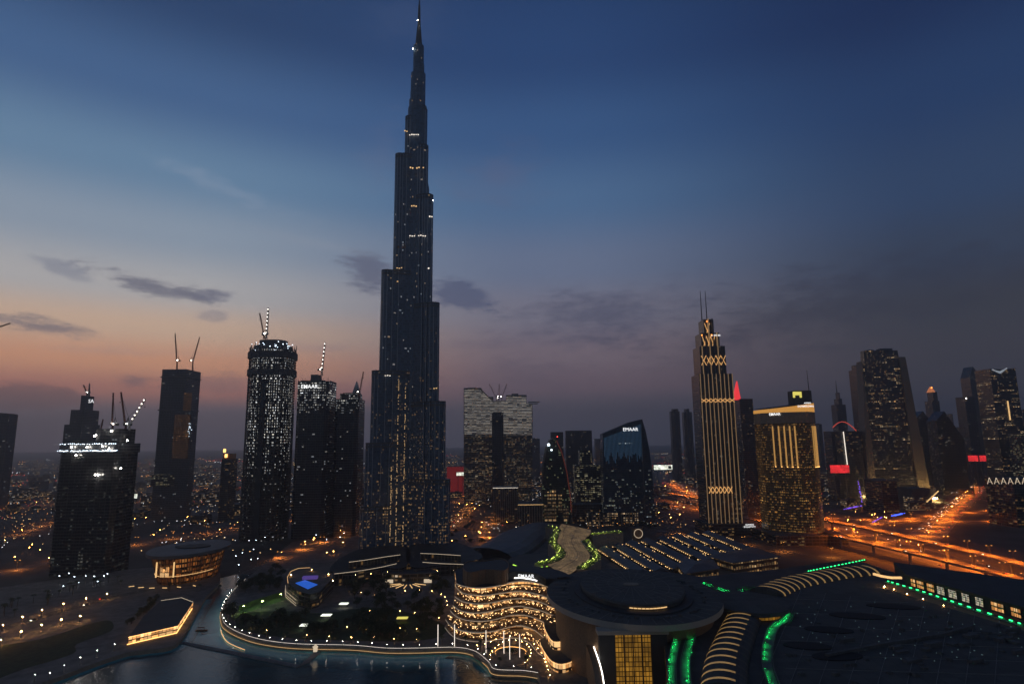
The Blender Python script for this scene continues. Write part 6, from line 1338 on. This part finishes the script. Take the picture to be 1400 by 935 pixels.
crane('crane leaning left at the middle of the broad block under construction', (172, 586), (165.5, 536), 5, 755, False, 'crane', 1.8)
crane('crane with a lamp lit jib reaching right over the broad block under construction', (177, 586), (199, 545), 5, 752, True, 'crane_w', 1.6)
crane('short crane with a low jib left on the broad block under construction', (135, 606), (141, 573), 10, 760, False, 'crane', 1.4)
crane('tiny crane leaning left beside the mast of the slender stepped tower', (119, 541), (114, 526), 4, 1385, False, 'crane', 2.2)
crane('crane leaning left on the bridge of the pale twin apartments', (679, 548), (669, 525), 3, 1525, False, 'crane', 2.0)
crane('crane leaning right on the bridge of the pale twin apartments', (686, 548), (693, 525), 5, 1525, False, 'crane', 2.0)
crane('upright crane between the two other cranes on the pale twin apartments', (682, 548), (682.5, 525), 6, 1535, False, 'crane', 2.0)
t = tower('edge_tower', 'tower under construction mostly outside the left edge of the view', 'tower', -75, -22, 500, 1100, 50, 'constr2', plant=False)
crane('crane whose jib tip just reaches in at the left edge of the view', (-38, 500), (14, 442), 40, 1120, False, 'crane', 2.4)

# ------------------------------------------------------------------ lower buildings of the district
tw = [(o.location.x, o.location.y, 30) for o in bpy.data.objects if o.get('category') in ('tower', 'hotel', 'building', 'skyscraper', 'hall', 'pavilion', 'concert hall') and o.parent is None]
rdz = [(loop_c, 18), (hw_c, 42), (dg_c, 34), (ramp_c, 16), (vA, 16), (vB, 14)] + [(c, 14) for c in st_c]
used = []
def free(x, y, r):
    if any(math.hypot(x - a, y - b_) < r + q for a, b_, q in tw) or any(math.hypot(x - a, y - b_) < r + q for a, b_, q in used): return False
    return not any(math.hypot(x - p[0], y - p[1]) < r + w for c, w in rdz for p in c)
lowk = [('low_block', 'low block with golden windows among the towers of the district', 'low', 'low blocks with golden windows', 'roof'), ('low_block', 'low dim block with few lit windows among the towers of the district', 'low_dim', 'low dim blocks among the towers', 'roof_dark'), ('office_block', 'mid-height office with rows of lit windows in the background district', 'office', 'mid-height lit offices in the background', 'roof')]
def low_block(x, y, w, d, h, k, label=None, group=True, rot=0.0):
    nm, lb, mt, gr, rf = lowk[k]; t = thing(nm, label or lb, 'building', (x, y, 0), gr if group else None)
    b = MB(); b.box(x, y, 0, w, d, h, rot, 0, 1); b.build('walls', [mt, rf], t); b = MB(); b.box(x, y, h - .02, w + .8, d + .8, .9, rot); b.build('roof_edge', 'concrete_d', t)
    b = MB(); b.box(x + w * .1, y, h + .8, w * .3, d * .4, 3, rot); b.build('roof_plant', 'concrete_d', t)
cnt = 0
for _ in range(5000):
    px, y = R.uniform(-20, 1420), R.choice((R.uniform(640, 700), R.uniform(640, 740)))
    X, Yy = P(px, y, 0); w, d = R.uniform(14, 46), R.uniform(14, 40)
    if cnt >= 230: break
    if not free(X, Yy, max(w, d) * .55) or (780 < px < 1130 and y > 705) or (610 < px < 830 and y > 715) or (480 < px < 640 and y > 700) or px > 1130 and y > 700: continue
    used.append((X, Yy, max(w, d) * .55)); cnt += 1
    low_block(X, Yy, w, d, R.choice((7, 9, 12, 16, 22)) * (1.0 if y > 670 else 1.3), R.choice((0, 1, 1, 1, 2) if y < 665 else (0, 1, 1)), rot=R.choice((0, .15, -.2)))
def slab(name, label, xl, xr, yt, Y, d, mat, roof='roof_dark', cat='building', top=None):
    x0, x1 = span(xl, xr, yt, Y, d); z = zat((xl + xr) / 2, yt, Y); t = thing(name, label, cat, ((x0 + x1) / 2, Y + d / 2, 0)); b = MB(); b.box((x0 + x1) / 2, Y + d / 2, 0, x1 - x0, d, z, 0, 0, 1); b.build('walls', [mat, roof], t)
    b = MB(); b.box((x0 + x1) / 2, Y + d / 2, z - .02, x1 - x0 + .8, d + .8, 1); b.build('roof_edge', 'concrete_d', t)
    if top: b = MB(); b.box((x0 + x1) / 2, Y - .8, z + .1, x1 - x0, .5, .6); b.build('edge_light', top, t)
    return t, x0, x1, z
t, a, c, z = slab('colonnaded_block', 'grey block with pale piers and a white lit edge right of the pale twin apartments', 675, 708, 667, 1180, 50, 'low_dim', top='line_white')
for k in range(12): b = MB(); b.box(a + (k + .5) * (c - a) / 12, 1179, 0, 1.4, 1.6, z - 1); b.build('pier', 'concrete', t)
t, a, c, z = slab('colonnaded_block', 'lower block with pale piers and lit cornice left of the bullet shaped tower', 708, 743, 690, 1080, 40, 'low_dim', top='line_gold')
for k in range(10): b = MB(); b.box(a + (k + .5) * (c - a) / 10, 1079, 0, 1.2, 1.4, z - 1); b.build('pier', 'stone', t)
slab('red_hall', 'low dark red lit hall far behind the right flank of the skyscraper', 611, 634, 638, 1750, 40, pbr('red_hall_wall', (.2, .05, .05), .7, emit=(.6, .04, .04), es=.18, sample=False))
billboard(624, 635, 645.5, 650, 1700, 'screen_pale', 'small white lit billboard in front of the red lit hall')
billboard(182, 188, 675, 681, 1500, 'screen_pale', 'small square white billboard left of the tall slab tower')
slab('brick_block', 'brownish block with scattered lights behind the purple lit strips', 1181, 1226, 657, 1230, 60, 'low_dim')
slab('dark_hall', 'wide dark hall with a sloping gold light line beside the busy boulevard', 1226, 1272, 668, 1330, 50, 'roof_dark')
for k, (xa, ya, xb, yb, lab) in enumerate(((1173, 657, 1179, 688, 'upright violet light strip on the brownish block'), (1153, 696, 1178, 691, 'violet light strip along the street left of the brownish block'), (1192, 714, 1207, 706, 'violet lit canopy line in front of the brownish block'), (1219, 705, 1238, 701, 'blue violet lit canopy line near the boulevard'))):
    p, q = W(xa, ya, 1226 if k == 0 else 1010), W(xb, yb, 1226 if k == 0 else 1010); b = MB(); p0, q0 = V((p.x, p.y, max(p.z, .5))), V((q.x, q.y, max(q.z, .6)))
    for j in range(9): b.bar(p0.lerp(q0, j / 9) + V((R.uniform(-1, 1), 0, 0)), p0.lerp(q0, (j + R.uniform(.4, .95)) / 9) + V((R.uniform(-1, 1), 0, 0)), R.uniform(.7, 2.2))
    o = b.build('light_strip', 'glow_purple' if k < 3 else 'glow_blue'); tag(o, lab, 'light strip')
p, q = W(1267, 686, 1326), W(1283, 671, 1326); b = MB(); b.bar(p, q, 1.6); tag(b.build('light_line', 'line_gold'), 'sloping gold light line on the dark hall by the boulevard', 'light strip')
# blue-black vaulted hall left of the tiled roof walk
t = thing('vaulted_hall', 'broad dark blue vaulted hall between the streets and the tiled roof walk', 'hall', (*P(690, 740, 0), 0)); c = smooth_poly([P(x, y, 14) for x, y in [(664, 752), (690, 742), (715, 726), (742, 716)]], 5); b = MB(); nn = 9
for k in range(nn):
    a0, a1 = pi * k / nn, pi * (k + 1) / nn; b.ribbon([(*p, 2 + 15 * sin(a0)) for p in offset_line(c, 40 * cos(a0))], [(*p, 2 + 15 * sin(a1)) for p in offset_line(c, 40 * cos(a1))])
b.build('vault_roof', 'roof_blue', t)
b = MB(); b.prism(offset_line(c, 38) + offset_line(c, -38)[::-1], 0, 3, 0); b.build('walls', 'low_dim', t)

em('far_warm_lamp', (1, .62, .25), 5, False); em('far_white_lamp', (.9, .95, 1), 5, False); em('far_orange_lamp', (1, .36, .08), 6, False); em('far_red_lamp', (1, .06, .03), 4, False)
M['far_low'] = facade('far_lowrise', glass=(.04, .04, .04), span=(.12, .11, .10), win=5, floor=4, frac=.28, c1=GOLD, c2=WHITE, es=1.6, seed=81, cluster=.9)
# ------------------------------------------------------------------ the far city, one mass of roofs and lamps out to the horizon
b = MB()
for _ in range(2400):
    Yy = 1500 * (4.6 ** R.random()); X = Yy * R.uniform(-1.05, 1.05)
    if not free(X, Yy, 26): continue
    w, d = R.uniform(16, 50), R.uniform(16, 40); b.box(X, Yy, 0, w, d, R.choice((6, 8, 10, 14, 20)) * R.uniform(.8, 1.5), R.uniform(0, 3), 0, 1)
o = b.build('distant_city', ['far_low', 'roof']); o['kind'] = 'stuff'; o['label'] = 'low roofs of the far city spreading to the horizon'
lm = {k: MB() for k in ('warm', 'white', 'orange', 'red')}
for _ in range(620):
    Yy = 1250 * (5.5 ** R.random()); X = Yy * R.uniform(-1.0, 1.0); a = R.uniform(-.4, .4) + R.choice((0, pi / 2)); n_ = R.randint(2, 9); c_ = R.choice(('warm', 'orange', 'orange', 'white', 'warm', 'white', 'red')) if R.random() < .9 else 'red'
    for k in range(n_):
        x, y = X + cos(a) * k * 26 + R.uniform(-6, 6), Yy + sin(a) * k * 26 + R.uniform(-6, 6); s = Yy / 1000 * R.uniform(.22, .42)
        if y > 1150: lm[c_].box(x, y, R.uniform(6, 14), s, s, s)
for _ in range(330):
    Yy = R.uniform(840, 1900); X = R.uniform(-.85, .30 if Yy < 1250 else .8) * Yy
    if Yy < 1000 and X > -330 or not free(X, Yy, 3): continue
    a = R.choice((.3, .3, .3, 1.8)) + R.uniform(-.1, .1); c_ = R.choice(('warm', 'warm', 'orange', 'white'))
    for k in range(R.randint(2, 8)):
        x, y = X + cos(a) * k * 13 + R.uniform(-3, 3), Yy + sin(a) * k * 13 + R.uniform(-3, 3); s = R.uniform(.25, .6); lm[c_].box(x, y, R.uniform(2, 9), s, s, s)
for k, mt in (('warm', 'far_warm_lamp'), ('white', 'far_white_lamp'), ('orange', 'far_orange_lamp'), ('red', 'far_red_lamp')):
    o = lm[k].build('city_lights', mt); o['kind'] = 'stuff'; o['label'] = 'countless far ' + {'warm': 'yellow', 'white': 'white', 'orange': 'orange', 'red': 'red'}[k] + ' lights of the city towards the horizon'
